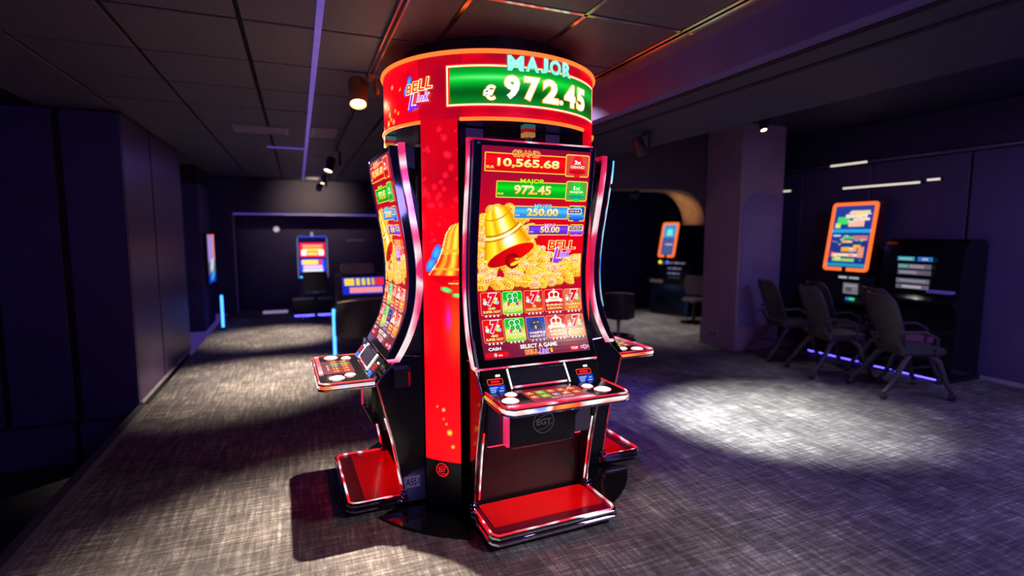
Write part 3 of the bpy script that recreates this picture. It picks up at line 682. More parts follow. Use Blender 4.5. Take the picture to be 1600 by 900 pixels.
def bell_raster():
    U = np.arange(-.325, .05, .003); Z = np.arange(1.42, 1.83, .003); u, z = np.meshgrid(U, Z)
    ax = np.array([-.385, .923]); mx = np.array([.923, .385]); c0 = np.array([-.125, 1.525])
    l = (u-c0[0])*ax[0] + (z-c0[1])*ax[1]; x = (u-c0[0])*mx[0] + (z-c0[1])*mx[1]
    half = np.interp(l, [-.005, .02, .05, .10, .135, .16, .23, .265, .285, .292], [.170, .168, .155, .133, .119, .107, .089, .072, .040, 0])
    ins = (l > -.005) & (l < .292) & (np.abs(x) < half)
    q = x/np.maximum(half, 1e-3)
    keys = [-1, -.8, -.55, -.35, -.15, .1, .35, .55, .8, 1]
    C = [L3(225, 120, 0), L3(255, 200, 0), L3(255, 235, 60), L3(235, 165, 0), L3(255, 225, 30), L3(255, 255, 215), L3(255, 235, 60), L3(250, 200, 0), L3(225, 140, 0), L3(255, 210, 60)]
    rgb = np.stack([np.interp(q, keys, [c[i] for c in C]) for i in range(3)], -1)
    for lb, wd, cc in ((.145, .006, L3(255, 250, 170)), (.158, .005, L3(205, 120, 0)), (.030, .005, L3(255, 250, 170)), (.132, .004, L3(205, 120, 0)), (.245, .004, L3(225, 150, 0))):
        lb2 = lb - .05*(1-np.clip(q, -1, 1)**2)*.5
        rgb = np.where((np.abs(l-lb2) < wd)[..., None], np.array(cc), rgb)
    w = np.exp(-((q-.15)/.22)**2 - ((l-.085)/.03)**2)[..., None]; rgb = rgb*(1-w) + w
    mo = (x/.170)**2 + (l/.048)**2
    ins |= mo < 1
    sh = np.clip(.5+x/.3, 0, 1)[..., None]; rgb = np.where((mo < .80)[..., None], np.array(L3(185, 0, 4))*(1-sh)+np.array(L3(240, 8, 0))*sh, rgb)
    rgb = np.where(((mo >= .80) & (mo < 1.0))[..., None], np.array(L3(255, 205, 40)), rgb)
    bx, bz = -.115, 1.490
    d = np.sqrt((u-bx)**2 + (z-bz)**2)/.044
    ins |= d < 1; k = np.clip(1-d, 0, 1)[..., None]; rgb = np.where((d < 1)[..., None], np.array(L3(120, 0, 0))*(1-k)+np.array(L3(220, 10, 0))*k, rgb)
    hl = (((u+.098)/.030)**2 + ((z-1.478+.35*(u+.098)*-1)/.011)**2) < 1; rgb = np.where((hl & (d < 1))[..., None], np.array(L3(255, 215, 40)), rgb)
    hl = (((u+.085)/.016)**2 + ((z-1.503)/.006)**2) < 1; rgb = np.where((hl & (d < 1))[..., None], np.array(L3(255, 190, 30)), rgb)
    return U, Z, rgb, ins
def cellmask(m): return m[:-1, :-1] & m[1:, :-1] & m[:-1, 1:] & m[1:, 1:]

YG = lambda a, b: tuple(np.array(L3(255, 190, 20))*(1-b) + np.array(L3(255, 255, 190))*b)
WHITE = (1, 1, 1); GLD = L3(255, 200, 40)
def screen_art(scrn):
    def new(): return G(scr)
    g = new()
    def bgc(s, t):
        k = max(0, min(1, 1-abs(t-.55)/.5)); a = np.array(L3(120, 8, 52)); b = np.array(L3(225, 0, 10)); return tuple(a*(1-k)+b*k)
    g.grid(-.327, .957, .345, 2.112, .0015, bgc, 8, 60); g.build('display_background', scrn, M_scr)
    U, Z, rgb, m = coins_raster(); g = new(); g.raster(U, Z, rgb, cellmask(m), .003); g.build('coin_picture', scrn, M_scr)
    U, Z, rgb, m = bell_raster(); g = new(); g.raster(U, Z, rgb, cellmask(m), .0045); g.build('bell_picture', scrn, M_scr)
    def banner(u0, z0, u1, z1, c1, c2, title, tu, tc, tout, num, nu, eur, icon, itxt, ic):
        g = new(); d = .004
        def f(s, t):
            k = .35 + .65*math.exp(-((t-.62)/.2)**2); return tuple(np.array(c2)*(1-k) + np.array(c1)*k)
        g.grid(u0, z0, u1, z1, .006, f, 4, 10); g.frame(u0-d, z0-d, u1, z1+d, .005, .004, .0065, L3(255, 205, 60))
        g.text(title, tu[0], z1-.012, tu[1], z1+tu[2], .0105, tc, .015, outline=tout, oo=.045)
        g.text(num, nu[0], nu[2], nu[1], nu[3], .0085, YG, .035, outline=L3(150, 70, 0), oo=.02)
        g.text('EUR', u0+.006, z0+.012, u0+.006+eur, z0+.012+eur*.32, .0085, L3(255, 225, 120), .02)
        g.build('jackpot_banner', scrn, M_scr)
        g = new(); a0, b0, a1, b1 = icon
        g.rrect(a0, b0, a1, b1, .012, .0105, ic[0]); g.frame(a0, b0, a1, b1, .006, .012, .011, L3(255, 205, 60))
        cx = (a0+a1)/2; hh = b1-b0
        g.poly([(cx-.055, b0+.22*hh), (cx-.045, b0+.40*hh), (cx-.030, b0+.75*hh), (cx-.02, b1-.006), (cx+.02, b1-.006), (cx+.030, b0+.75*hh), (cx+.045, b0+.40*hh), (cx+.055, b0+.22*hh)], .0115, ic[1])
        g.ell(cx, b0+.22*hh, .056, .10*hh, 0, .012, ic[2]); g.ell(cx, b0+.06*hh, .022, .085*hh, 0, .0125, ic[3])
        if len(itxt) == 2:
            g.text(itxt[0], cx-.022, b0+.56*hh, cx+.022, b0+.74*hh, .0140, WHITE, .04)
            g.text(itxt[1], cx-.045, b0+.38*hh, cx+.045, b0+.51*hh, .0140, L3(255, 235, 200), .03)
        else:
            g.rrect(a0-.008, b0+.45*hh, a0+.085, b0+.80*hh, .003, .013, L3(240, 245, 255)); g.rrect(a0-.003, b0+.50*hh, a0+.080, b0+.75*hh, .003, .0135, L3(15, 30, 130))
            g.text(itxt[0], a0+.004, b0+.56*hh, a0+.072, b0+.69*hh, .0150, L3(255, 230, 60), .03)
        g.build('bonus_icon', scrn, M_scr)
    banner(-.307, 1.982, .20, 2.074, L3(255, 10, 10), L3(190, 0, 20), 'GRAND', (-.152, .014, .022), L3(255, 40, 10), L3(255, 225, 110), '10,565.68', (-.239, .138, 2.000, 2.052), .045,
           (.176, 1.968, .332, 2.092), ('3x', 'GRAND'), (L3(215, 70, 60), L3(240, 20, 30), L3(190, 10, 20), L3(255, 20, 20)))
    banner(-.234, 1.846, .20, 1.928, L3(10, 215, 30), L3(0, 120, 20), 'MAJOR', (-.098, .051, .018), L3(190, 255, 40), L3(20, 120, 20), '972.45', (-.133, .097, 1.862, 1.912), .035,
           (.190, 1.832, .334, 1.946), ('1x', 'MAJOR'), (L3(90, 160, 70), L3(20, 215, 50), L3(30, 150, 120), L3(20, 230, 60)))
    banner(-.120, 1.732, .22, 1.797, L3(70, 190, 255), L3(20, 70, 200), 'MINOR', (0.0, .113, .014), L3(120, 230, 255), L3(20, 90, 160), '250.00', (-.045, .155, 1.745, 1.788), .028,
           (.222, 1.717, .334, 1.808), ('0.00 EUR',), (L3(40, 80, 160), L3(60, 150, 235), L3(40, 110, 220), L3(20, 60, 220)))
    banner(-.025, 1.640, .235, 1.693, L3(130, 60, 235), L3(75, 20, 165), 'MINI', (.074, .141, .010), L3(255, 190, 235), L3(130, 20, 110), '50.00', (.048, .174, 1.651, 1.686), .026,
           (.240, 1.632, .332, 1.700), ('0.00 EUR',), (L3(95, 40, 130), L3(170, 90, 225), L3(130, 50, 200), L3(230, 130, 240)))
    g = new()
    for i, ch in enumerate('BELL'):
        g.text(ch, .108+.045*i, 1.556, .151+.045*i, 1.604, .011, L3(255, 25, 10), .015, shear=.12, outline=L3(255, 240, 160), oo=.05)
    g.text('L', .14, 1.485, .185, 1.560, .0135, L3(150, 60, 230), .03, shear=.25, outline=L3(235, 215, 255), oo=.05)
    for ch, a, b, zt in (('i', .182, .190, 1.548), ('n', .194, .218, 1.535), ('k', .221, .247, 1.558)):
        g.text(ch, a, 1.508, b, zt, .0135, L3(160, 70, 240), .02, shear=.25, outline=L3(235, 215, 255), oo=.05)
    g.poly([(.14, 1.484), (.17, 1.489), (.2, 1.497), (.203, 1.489), (.17, 1.478), (.143, 1.476)], .0135, L3(130, 40, 220))
    g.build('logo_lettering', scrn, M_scr)
    # game tiles
    def tile(u0, z0, u1, z1, kind, lines):
        g = new(); w_ = u1-u0; h_ = z1-z0
        P = dict(red=(L3(235, 10, 12), L3(190, 0, 10)), green=(L3(10, 190, 30), L3(240, 230, 60)), dazz=(L3(215, 15, 20), L3(225, 60, 10)), crown=(L3(225, 8, 25), L3(200, 0, 20)), flame=(L3(205, 110, 80), L3(235, 120, 30)), blue=(L3(20, 70, 190), L3(10, 30, 110)))[kind]
        def f(s, t):
            k = max(0, min(1, (.5-t)*3+.5)) if kind in ('green', 'flame') else 1-t
            if kind == 'green' and t < .25: k = max(0, (t)*4)
            return tuple(np.array(P[0])*(1-k)+np.array(P[1])*k)
        g.rrect(u0, z0, u1, z1, .010, .004, f, 2, 10); g.frame(u0, z0, u1, z1, .003, .010, .0045, L3(255, 150, 110) if kind != 'green' else L3(190, 255, 150))
        cx = (u0+u1)/2; cy = z0+.68*h_
        if kind in ('red', 'dazz', 'flame'):
            for (dx, dz, a, c) in ((-.036, -.018, .013, L3(250, 240, 230)), (.036, -.018, .012, L3(120, 210, 230)), (-.024, -.026, .010, L3(60, 70, 220)), (.024, -.016, .011, L3(255, 225, 90)), (-.04, .0, .009, L3(255, 170, 160)), (.03, .002, .010, L3(240, 240, 160))):
                g.ell(cx+dx, cy+dz, a, a*.9, 0, .0055, c)
            g.text('7', cx-.024, cy-.034, cx+.022, cy+.034, .0085, L3(225, 15, 50), .06, shear=.15, outline=L3(255, 235, 235), oo=.05)
        elif kind == 'green':
            for (dx, dz) in ((-.017, .014), (.017, .018), (-.014, -.014), (.018, -.010)):
                g.ell(cx+dx, cy+dz, .0185, .0175, .5, .0055, L3(235, 255, 235)); g.ell(cx+dx, cy+dz, .0145, .0135, .5, .0065, L3(30, 205, 70), L3(10, 140, 40))
            for (dx, c) in ((-.04, L3(255, 220, 225)), (.03, L3(140, 50, 190)), (.044, L3(255, 190, 90)), (-.026, L3(240, 60, 60))): g.ell(cx+dx, cy-.030, .010, .010, 0, .0058, c)
        elif kind == 'crown':
            g.poly([(cx-.042, cy-.030), (cx-.034, cy+.002), (cx-.038, cy+.016), (cx-.022, cy+.028), (cx, cy+.036), (cx+.022, cy+.028), (cx+.038, cy+.016), (cx+.034, cy+.002), (cx+.042, cy-.030)], .0055, L3(255, 245, 230))
            for s in (-1, 1): g.ell(cx+s*.015, cy+.010, .012, .013, 0, .0065, L3(205, 10, 15))
            g.ell(cx, cy+.038, .006, .007, 0, .0062, L3(255, 250, 240)); g.grid(cx-.024, cy-.020, cx+.024, cy-.008, .0065, L3(245, 200, 120), 1, 1)
            for s in (-1, 1): g.ell(cx+s*.044, cy-.024, .013, .011, 0, .006, L3(255, 235, 235))
        else:
            g.poly([(cx-.040, cy+.038), (cx-.020, cy+.028), (cx+.010, cy+.034), (cx+.030, cy+.010), (cx+.040, cy-.030), (cx-.010, cy-.036), (cx-.034, cy-.020)], .0055, L3(25, 40, 90))
            for (dx, dz) in ((-.010, .008), (.014, .010)): g.ell(cx+dx, cy+dz, .005, .003, .3, .0065, L3(255, 200, 200))
            g.ell(cx-.004, cy-.018, .007, .010, 0, .0065, L3(255, 150, 130))
        tc = L3(255, 240, 150) if kind not in ('green', 'blue') else (L3(245, 255, 200) if kind == 'green' else L3(255, 215, 225)); oc = L3(150, 30, 0) if kind not in ('green', 'blue') else (L3(30, 110, 20) if kind == 'green' else L3(150, 10, 40))
        n_ = len(lines); hh = .085
        for i, tx in enumerate(lines):
            z_ = z0 + h_*(.10 + (n_-1-i)*.145); wd = min(w_*.42, .009*len(tx)+.004)
            g.text(tx, cx-wd, z_, cx+wd, z_+h_*.105, .0085, tc, .03, outline=oc, oo=.04)
        for i in range(4):
            x = cx + (i-1.5)*.024; z_ = z0-.002
            g.poly([(x-.007, z_-.006), (x-.004, z_+.001), (x, z_+.007), (x+.004, z_+.001), (x+.007, z_-.006)], .0085, L3(255, 235, 225) if kind != 'blue' else L3(150, 200, 255))
        g.build('game_tile', scrn, M_scr)
    xs = [(-.312, -.186), (-.180, -.056), (-.046, .080), (.086, .214), (.220, .336)]
    R1 = [('red', ['20', 'SUPER HOT']), ('green', ['BURNING', 'HOT']), ('dazz', ['5', 'DAZZLING HOT']), ('crown', ['SHINING', 'CROWN']), ('flame', ['FLAMING', 'HOT'])]
    R2 = [('red', ['40', 'SUPER HOT']), ('green', ['40', 'BURNING', 'HOT']), ('blue', ['VAMPIRE', 'NIGHT']), ('crown', ['SHINING', 'CROWN']), ('flame', ['FLAMING', 'HOT'])]
    for (a, b), (k1, l1), (k2, l2) in zip(xs, R1, R2):
        tile(a, 1.188, b, 1.318, k1, l1); tile(a, 1.040, b, 1.166, k2, l2)
    g = new(); g.text('SELECT A GAME', -.105, .999, .130, 1.020, .0085, WHITE, .03); g.build('menu_title', scrn, M_scr)
    g = new(); g.text('CASH', -.296, 1.002, -.222, 1.018, .0085, WHITE, .03); g.build('credit_title', scrn, M_scr)
    g = new(); g.rrect(-.322, .966, -.180, .992, .010, .0055, L3(215, 0, 10)); g.text('0', -.268, .971, -.252, .988, .0085, WHITE, .03); g.text('EUR', -.242, .972, -.218, .980, .0085, WHITE, .02); g.build('credit_field', scrn, M_scr)
    g = new()
    for i, ch in enumerate('BELL'): g.text(ch, -.078+.021*i, .968, -.058+.021*i, .990, .0085, L3(255, 60, 10), .04, outline=L3(255, 235, 120), oo=.05)
    g.text('Link', .008, .964, .070, .994, .0085, L3(150, 70, 230), .02, shear=.25, outline=L3(235, 215, 255), oo=.04)
    g.text('1', .080, .968, .094, .990, .0085, L3(255, 190, 30), .04); g.build('small_logo', scrn, M_scr)
    g = new(); g.rrect(.208, .966, .272, .990, .010, .0055, L3(225, 5, 15)); g.text('TOP', .218, .972, .262, .984, .0085, WHITE, .03); g.build('top_button', scrn, M_scr)
    g = new(); g.rrect(.280, .966, .340, .992, .009, .0055, L3(40, 50, 150)); g.grid(.303, .966, .317, .992, .0065, WHITE, 1, 1); g.grid(.281, .9735, .339, .9855, .0066, WHITE, 1, 1)
    g.grid(.306, .966, .314, .992, .0075, L3(225, 30, 45), 1, 1); g.grid(.281, .976, .339, .983, .0075, L3(225, 30, 45), 1, 1); g.build('flag_icon', scrn, M_scr)

def make_machine():
    e = empty('slot_machine')
    # curved screen glass
    zs = np.linspace(.918, 2.138, 31); m = MB()
    m.grid(lambda u, z: mp(prof(z), u, z), [-.372, .372], zs); m.grid(lambda u, z: mp(prof(z)-.05, u, z), [-.372, .372], zs)
    for u in (-.372, .372): m.grid(lambda d, z: mp(prof(z)-d, u, z), [0, .05], zs)
    for z in (zs[0], zs[-1]): m.grid(lambda u, d: mp(prof(z)-d, u, z), [-.372, .372], [0, .05])
    s = m.build('screen', M_glass, e); s['label'] = 'tall curved portrait game screen'
    screen_art(s)
    for u in (-.345, .345):     # sensors in the upper corners
        MB().box(u-.009, u+.009, RM-prof(2.12)-.002, RM-prof(2.12)+.001, 2.117, 2.129).build('sensor', pmat('pale_sensor', (.4, .42, .55), .3), s)
    # chrome line round the glass and the lit rails
    for sgn in (-1, 1):
        MB().tube([mp(prof(z)+.001, sgn*.373, z) for z in zs], .0035, 6).build('edge_line', M_chrome, e)
        MB().tube([mp(prof(z)-.046, sgn*.375, z) for z in zs], .0035, 6).build('edge_line', M_chrome, e)
        r = MB(); zz = np.linspace(.905, 2.156, 31)
        def rail(a, z, sgn=sgn):
            k = [(-.050, .374), (-.050, .388), (-.085, .388), (-.085, .374)][a]; return mp(prof(z)+k[0], sgn*k[1], z)
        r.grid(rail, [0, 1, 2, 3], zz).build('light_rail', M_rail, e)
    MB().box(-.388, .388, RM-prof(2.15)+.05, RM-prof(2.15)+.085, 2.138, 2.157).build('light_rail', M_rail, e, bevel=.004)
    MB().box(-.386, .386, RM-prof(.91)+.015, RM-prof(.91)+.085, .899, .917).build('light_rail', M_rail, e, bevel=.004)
    # upper housing behind the screen
    poly = [(prof(z)-.05, z) for z in np.linspace(.93, 2.06, 14)] + [(.63, 1.97), (.575, 1.82), (.52, 1.5), (.44, 1.2), (.44, .93)]
    mirror_poly(poly, -.355, .355)(MB()).build('upper_housing', M_satin, e, bevel=.008)
    mirror_poly([(.70, 2.06), (.66, 2.15), (.52, 2.15), (.52, 2.0)], -.30, .30)(MB()).build('top_cover', M_satin, e, bevel=.006)
    # signal light on top
    b = MB().lathe([(0, 2.150), (.030, 2.150), (.022, 2.165), (.022, 2.185), (0, 2.185)], 16, mp(.66, -.02, 0)).build('signal_light', M_chrome, e); b['label'] = 'three-colour signal light on chrome base'
    for z, mt in ((2.185, M_amber), (2.207, M_rlens), (2.229, M_green)):
        MB().plate(rrect_pts(-.055, RM-.66-.035, .015, RM-.66+.035, .016, 4), z, z+.0215).build('lens', mt, b, bevel=.003)
    # lower cabinet
    body = mirror_poly([(.44, .05), (.64, .05), (.66, .44), (.77, .465), (.80, .77), (.70, .915), (.44, .915)], -.342, .342)(MB()).build('cabinet', M_satin, e, bevel=.006)
    side = [(.44, .03), (.705, .03), (.70, .12), (.755, .424), (.806, .625), (.846, .783), (.706, .932), (.44, .918)]
    for sgn in (-1, 1):
        mirror_poly(side, sgn*.342, sgn*.371)(MB()).build('side_panel', M_black, e, bevel=.004)
        MB().tube([mp(r, sgn*.372, z) for r, z in ((.58, .922), (.705, .934), (.848, .785), (.808, .625), (.757, .424), (.702, .115))], .006, 8).build('edge_line', M_chrome, e)
        MB().tube([mp(r, sgn*.345, z) for r, z in ((.80, .56), (.765, .424), (.715, .14))], .005, 8).build('light_rail', M_rail2, e)
        j = MB()
        for k in range(4): j.lathe([(.0, -.006), (.020, -.006), (.023, 0), (.020, .006), (.0, .006)], 14, mp(.70+.008*k, sgn*.376, .115-.020*k))
        j.build('hinge', M_chrome, e)
    # front door, badge panel
    MB().box(-.33, .33, RM-.806, RM-.78, .48, .73).build('front_door', M_grey, e, bevel=.006)
    bp = MB().prism([(-.205, .475), (.185, .475), (.200, .50), (.200, .735), (-.215, .735), (-.215, .49)], lambda u, z: mp(.850, u, z), lambda u, z: mp(.80, u, z)).build('badge_panel', M_black, e, bevel=.005)
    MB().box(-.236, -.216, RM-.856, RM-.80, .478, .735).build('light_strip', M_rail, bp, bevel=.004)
    MB().tube([mp(.852, u, z) for u, z in ((-.20, .470), (.10, .470), (.19, .478))], .004, 6).build('chrome_lip', M_chrome, bp)
    pf = lambda u, z, h: mp(.851+h, u, z)
    g = G(pf); GR = L3(170, 165, 185); cz = .595
    for k in range(36):
        a, b2 = 2*PI*k/36, 2*PI*(k+1)/36
        g.poly([(math.cos(a)*.066-.008, cz+math.sin(a)*.066), (math.cos(b2)*.066-.008, cz+math.sin(b2)*.066), (math.cos(b2)*.061-.008, cz+math.sin(b2)*.061), (math.cos(a)*.061-.008, cz+math.sin(a)*.061)], .001, GR)
    g.text('EGT', -.052, cz-.018, .040, cz+.018, .001, GR, .03)
    for sg in (-1, 1):
        pts = [(-.060+sg*0, cz+sg*.022-.006), (-.01, cz+sg*.034), (.052, cz+sg*.044 if sg > 0 else cz-.022)]
        pts = [(-.066, cz+.006), (-.02, cz+.034), (.035, cz+.046)] if sg > 0 else [(-.052, cz-.046), (0, cz-.036), (.050, cz-.008)]
        g.poly(pts + [(p[0], p[1]-.004) for p in reversed(pts)], .001, GR)
    g.build('badge', bp, M_print)
    # foot plate
    fp = rrect_pts(-.375, RM-1.015, .375, RM-.66, .03, 4)
    f = MB().plate(fp, .035, .078).build('foot_plate', M_redd, e, bevel=.006); f['label'] = 'red foot plate'
    MB().plate([(-.335, RM-.925), (.345, RM-.925), (.345, RM-.67), (-.335, RM-.67)], .078, .082).build('tread', M_red, f)
    path = [mp(.72, -.378, .075)] + [mp(r, u, .075) for r, u in ((.98, -.380), (1.003, -.372), (1.022, -.350), (1.022, .350), (1.003, .372), (.98, .380))] + [mp(.72, .378, .075)]
    MB().tube([(p[0]*.985, p[1]+.006, .084) for p in path], .008, 8).build('light_rail', M_rail2, e)
    MB().tube(path, .014, 8).build('chrome_rail', M_chrome, e)
    MB().tube([(p[0]*1.012, p[1]-.004, .046) for p in path], .013, 8).build('chrome_rail', M_chrome, e)
    MB().box(-.30, .30, RM-.738, RM-.706, .4485, .4535).build('footwell_light', M_glowred, e)
    # button deck
    dk = MB().plate(rrect_pts(-.350, RM-1.148, .350, RM-.83, .035, 5), .765, .806).build('button_deck', M_black, e, bevel=.006)
    dp = [mp(.85, -.356, 0)] + [mp(r, u, 0) for r, u in ((1.10, -.358), (1.132, -.348), (1.154, -.322), (1.154, .322), (1.132, .348), (1.10, .358))] + [mp(.85, .356, 0)]
    MB().tube([(x, y, .806) for x, y, z in dp], .0055, 8).build('light_rail', M_rail2, e)
    MB().tube([(x*1.006, y-.003, .797) for x, y, z in dp], .006, 8).build('chrome_rail', M_chrome, e)
    MB().tube([(x*1.008, y-.004, .784) for x, y, z in dp], .008, 8).build('light_rail', M_rail3, e)
    MB().tube([(x*1.004, y-.002, .768) for x, y, z in dp], .009, 8).build('chrome_rail', M_chrome, e)
    ds = lambda u, r, h: mp(r, u, .807+h)
    g = G(ds)
    g.grid(-.19, .935, .14, 1.115, .002, lambda s, t: tuple(np.array(L3(150, 60, 75))*(.8+.4*s)), 4, 4)
    kinds = ['r', 'g', 'r', 'r', 'r', 'r', 'g', 'b', 'r', 'r']
    for i in range(10):
        cx = -.155 + (i % 5)*.062; cy = .975 + (i//5)*.062
        c = dict(r=L3(205, 45, 35), g=L3(60, 190, 50), b=L3(70, 80, 150))[kinds[i]]
        g.grid(cx-.027, cy-.026, cx+.027, cy+.026, .003, c, 1, 1)
        for q in range(3): g.ell(cx-.014+.014*q, cy-.005, .007, .010, 0, .0038, (L3(255, 190, 70), L3(255, 235, 190), L3(235, 120, 40))[q], n=8)
        g.grid(cx-.018, cy+.010, cx+.018, cy+.016, .0038, L3(255, 215, 130), 1, 1)
    g.text('SELECT A GAME', -.08, 1.088, .05, 1.076, .003, L3(255, 235, 225), .02)
    g.build('touch_display', dk, M_dim)
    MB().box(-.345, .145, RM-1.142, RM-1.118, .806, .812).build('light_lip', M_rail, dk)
    for (u, r, rad) in ((-.250, .948, .030), (-.294, 1.040, .042), (.199, .972, .030), (.246, 1.052, .042)):
        bt = MB().lathe([(0, .815), (rad*.8, .814), (rad, .809), (rad, .804)], 24, mp(r, u, 0)).build('button', M_white, dk)
        MB().lathe([(rad*1.0, .807), (rad*1.12, .809), (rad*1.12, .804)], 24, mp(r, u, 0)).build('button_ring', M_rail2, bt)
    # slanted panel with card slot, note slot and small displays
    def sl(u, z, h): r = .80 + (.90-z)*7/9; return mp(r+.79*h, u, z+.61*h)
    m = MB(); m.grid(lambda u, z: sl(u, z, 0), [-.362, .362], [.79, .905]); m.grid(lambda u, z: mp(.78, u, z), [-.362, .362], [.79, .905])
    pn = m.build('slanted_panel', M_black, e)
    for u in (-.21, .148):
        MB().tube([sl(u, .903, .004), sl(u, .812, .004)], .0045, 8).build('light_divider', M_white, pn)
    MB().prism([(-.20, .826), (.14, .826), (.14, .892), (-.20, .892)], lambda u, z: sl(u, z, .002), lambda u, z: sl(u, z, .006)).build('centre_display', pmat('smoked_glass', (.02, .02, .035), .1), pn)
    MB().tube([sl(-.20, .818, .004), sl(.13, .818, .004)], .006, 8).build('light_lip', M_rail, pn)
    MB().tube([sl(-.20, .896, .004), sl(.14, .896, .004)], .003, 6).build('chrome_lip', M_chrome, pn)
    for a, b2, k in ((-.341, -.250, 0), (.206, .303, 1)):
        g = G(sl); g.frame(a, .838, b2, .866, .004, .008, .003, L3(255, 70, 45), .03); g.grid(a+.02, .846, b2-.02, .858, .003, L3(230, 10, 30), 1, 1); g.build('slot_light', pn, M_scr)
        g = G(sl); g.grid(a, .795, b2+.002, .834, .003, lambda s, t: tuple(np.array(L3(20, 60, 220))*(.5+.7*s*t+.2*t)), 4, 4)
        for i, (p, q, ww) in enumerate(((.08, .72, .5), (.08, .5, .38), (.1, .28, .3), (.62, .3, .28), (.72, .6, .2))):
            x = a + p*(b2-a); z = .795 + q*.039; g.grid(x, z, x+ww*(b2-a), z+.004, .004, L3(170, 215, 255), 1, 1)
        g.build('player_display', pn, M_dim)
        MB().prism([((a+b2)/2+.01, .874), ((a+b2)/2+.035, .874), ((a+b2)/2+.035, .882), ((a+b2)/2+.01, .882)], lambda u, z: sl(u, z, .001), lambda u, z: sl(u, z, .005)).build('indicator', M_white, pn)
    # phone pocket on the right side
    pk = MB().box(.371, .415, RM-.755, RM-.655, .755, .865).build('phone_pocket', M_satin, e, bevel=.006)
    MB().box(.4155, .418, RM-.672, RM-.658, .76, .845).build('red_stripe', M_red, pk)
    # small mark on the upper side
    return e
m_front = make_machine()
def place(e, m, label):
    a = TH + m*PI/2; e.location = (CX + RM*math.sin(a), CY - RM*math.cos(a), 0); e.rotation_euler = (0, 0, a)
    tag(e, label, 'slot machine', 'slot machines of the carousel')
m_left = copy_tree(m_front); m_right = copy_tree(m_front)
place(m_front, 0, 'slot machine facing the viewer with curved screen showing a golden bell')
place(m_left, -1, 'slot machine seen from its side, numbered A551, facing the left aisle')
place(m_right, 1, 'slot machine seen from behind its edge, facing the terminals on the right')
# blue lamp bar high on the right machine's front edge, number sticker on the left machine
MB().tube([mp(prof(z)+.008, -.368, z) for z in np.linspace(1.98, 2.13, 8)], .010, 8).build('blue_light_bar', M_cyan, m_right)
MB().tube([mp(prof(z)+.006, -.370, z) for z in np.linspace(1.15, 1.95, 20)], .006, 8).build('blue_light_bar', M_cyan, m_right)
st = MB().box(.371, .373, RM-.695, RM-.603, .118, .190).build('number_sticker', M_paper, m_left); st['label'] = 'white sticker reading A551'
g = G(lambda u, z, h: (.3735+h, RM-u, z)); g.text('A551', .690, .132, .609, .176, .0008, (0, 0, 0), .01)
g.build('number', st, M_ink)
# ================================================================== the background
M_glowblue = pmat('blue_underglow', (.05, .05, .3), .4, emis=(.08, .06, 1.0), estr=9.0)
# light box on the pillar at the left
e = empty('light_box', (-1.49, 10.72, 0.75)); tag(e, 'lit advertising screen on the pillar at the end of the left aisle', 'screen')
MB().box(0.0, 0.06, -.40, .40, 0.0, .90).build('case', M_satin, e, bevel=.01)
g = G(lambda y, z, h: (.061+h, y, z))
def adc(s, t):
    a = np.array(L3(165, 140, 215)); b = np.array(L3(90, 110, 150)); c = np.array(L3(20, 60, 215))
    return tuple(a if t > .45 else (b if t > .18 else c))
g.grid(-.37, .03, .37, .87, .001, adc, 6, 24); g.grid(.25, .42, .37, .87, .002, L3(255, 130, 60), 1, 1); g.ell(0.02, .33, .2, .11, .3, .002, L3(205, 215, 200)); g.ell(.05, .14, .22, .06, .2, .002, L3(60, 170, 200))
g.grid(-.37, .855, .37, .87, .002, L3(255, 90, 60), 1, 1)
g.build('picture', e, M_dim)
# neon tube standing on the floor
def neon(loc, z0, z1, label):
    e = empty('neon_tube', loc); tag(e, label, 'neon tube', 'blue neon tubes')
    MB().lathe([(0, 0), (.045, 0), (.045, .015), (.02, .02), (.02, z0), (0, z0)], 16).build('foot', M_satin, e)
    MB().lathe([(0, z0), (.020, z0), (.020, z1-.01), (.012, z1), (0, z1)], 12).build('tube', M_neon, e)
    MB().lathe([(0, z1), (.022, z1), (.022, z1+.02), (0, z1+.02)], 12).build('cap', M_satin, e)
neon((-1.24, 10.15, 0), .05, .60, 'short blue neon tube standing by the far left pillar')
neon((0.40, 7.28, 0), .03, .66, 'blue neon tube beside the black chair behind the left machine')

def stool(loc, rz, label, sz=0.62, bw=.23, bz=(.70, 1.02)):
    e = empty('gaming_stool', loc, rz); tag(e, label, 'stool', 'padded gaming stools')
    b = MB().lathe([(0, 0), (.24, 0), (.25, .015), (.20, .03), (.05, .05), (0, .05)], 24).build('base', M_chrome, e)
    MB().lathe([(.032, .04), (.032, sz-.1), (.06, sz-.08), (.06, sz-.06)], 16).build('pedestal', M_dl, e)
    MB().lathe([(0, sz-.06), (.20, sz-.06), (.225, sz-.03), (.21, sz), (0, sz+.015)], 24).build('seat', M_leather, e)
    f = lambda u, z: (u, -.20-.10*(z-bz[0]) + .35*u*u, z)
    pts = []
    m = MB(); zs = np.linspace(bz[0], bz[1], 9)
    for d in (0, .05):
        m.grid(lambda s, z: (lambda p: (p[0], p[1]+d, p[2]))(f(s*bw*(0.80+.25*math.sin((z-bz[0])/(bz[1]-bz[0])*2.4))*(1 if z < bz[1]-.03 else .9), z)), np.linspace(-1, 1, 9), zs)
    q = len(zs)*9
    for j in range(len(zs)-1):
        for i in (0, 8): m.f.append((j*9+i, (j+1)*9+i, q+(j+1)*9+i, q+j*9+i))
    for i in range(8):
        for j in (0, len(zs)-1): m.f.append((j*9+i, j*9+i+1, q+j*9+i+1, q+j*9+i))
    m.build('backrest', M_leather, e)
    for u in (-.08, .08): MB().tube([(u, -.14, sz-.04), (u, -.21, sz+.0), (u, -.22, bz[0]+.06)], .012, 8).build('support', M_dl, e)
    return e
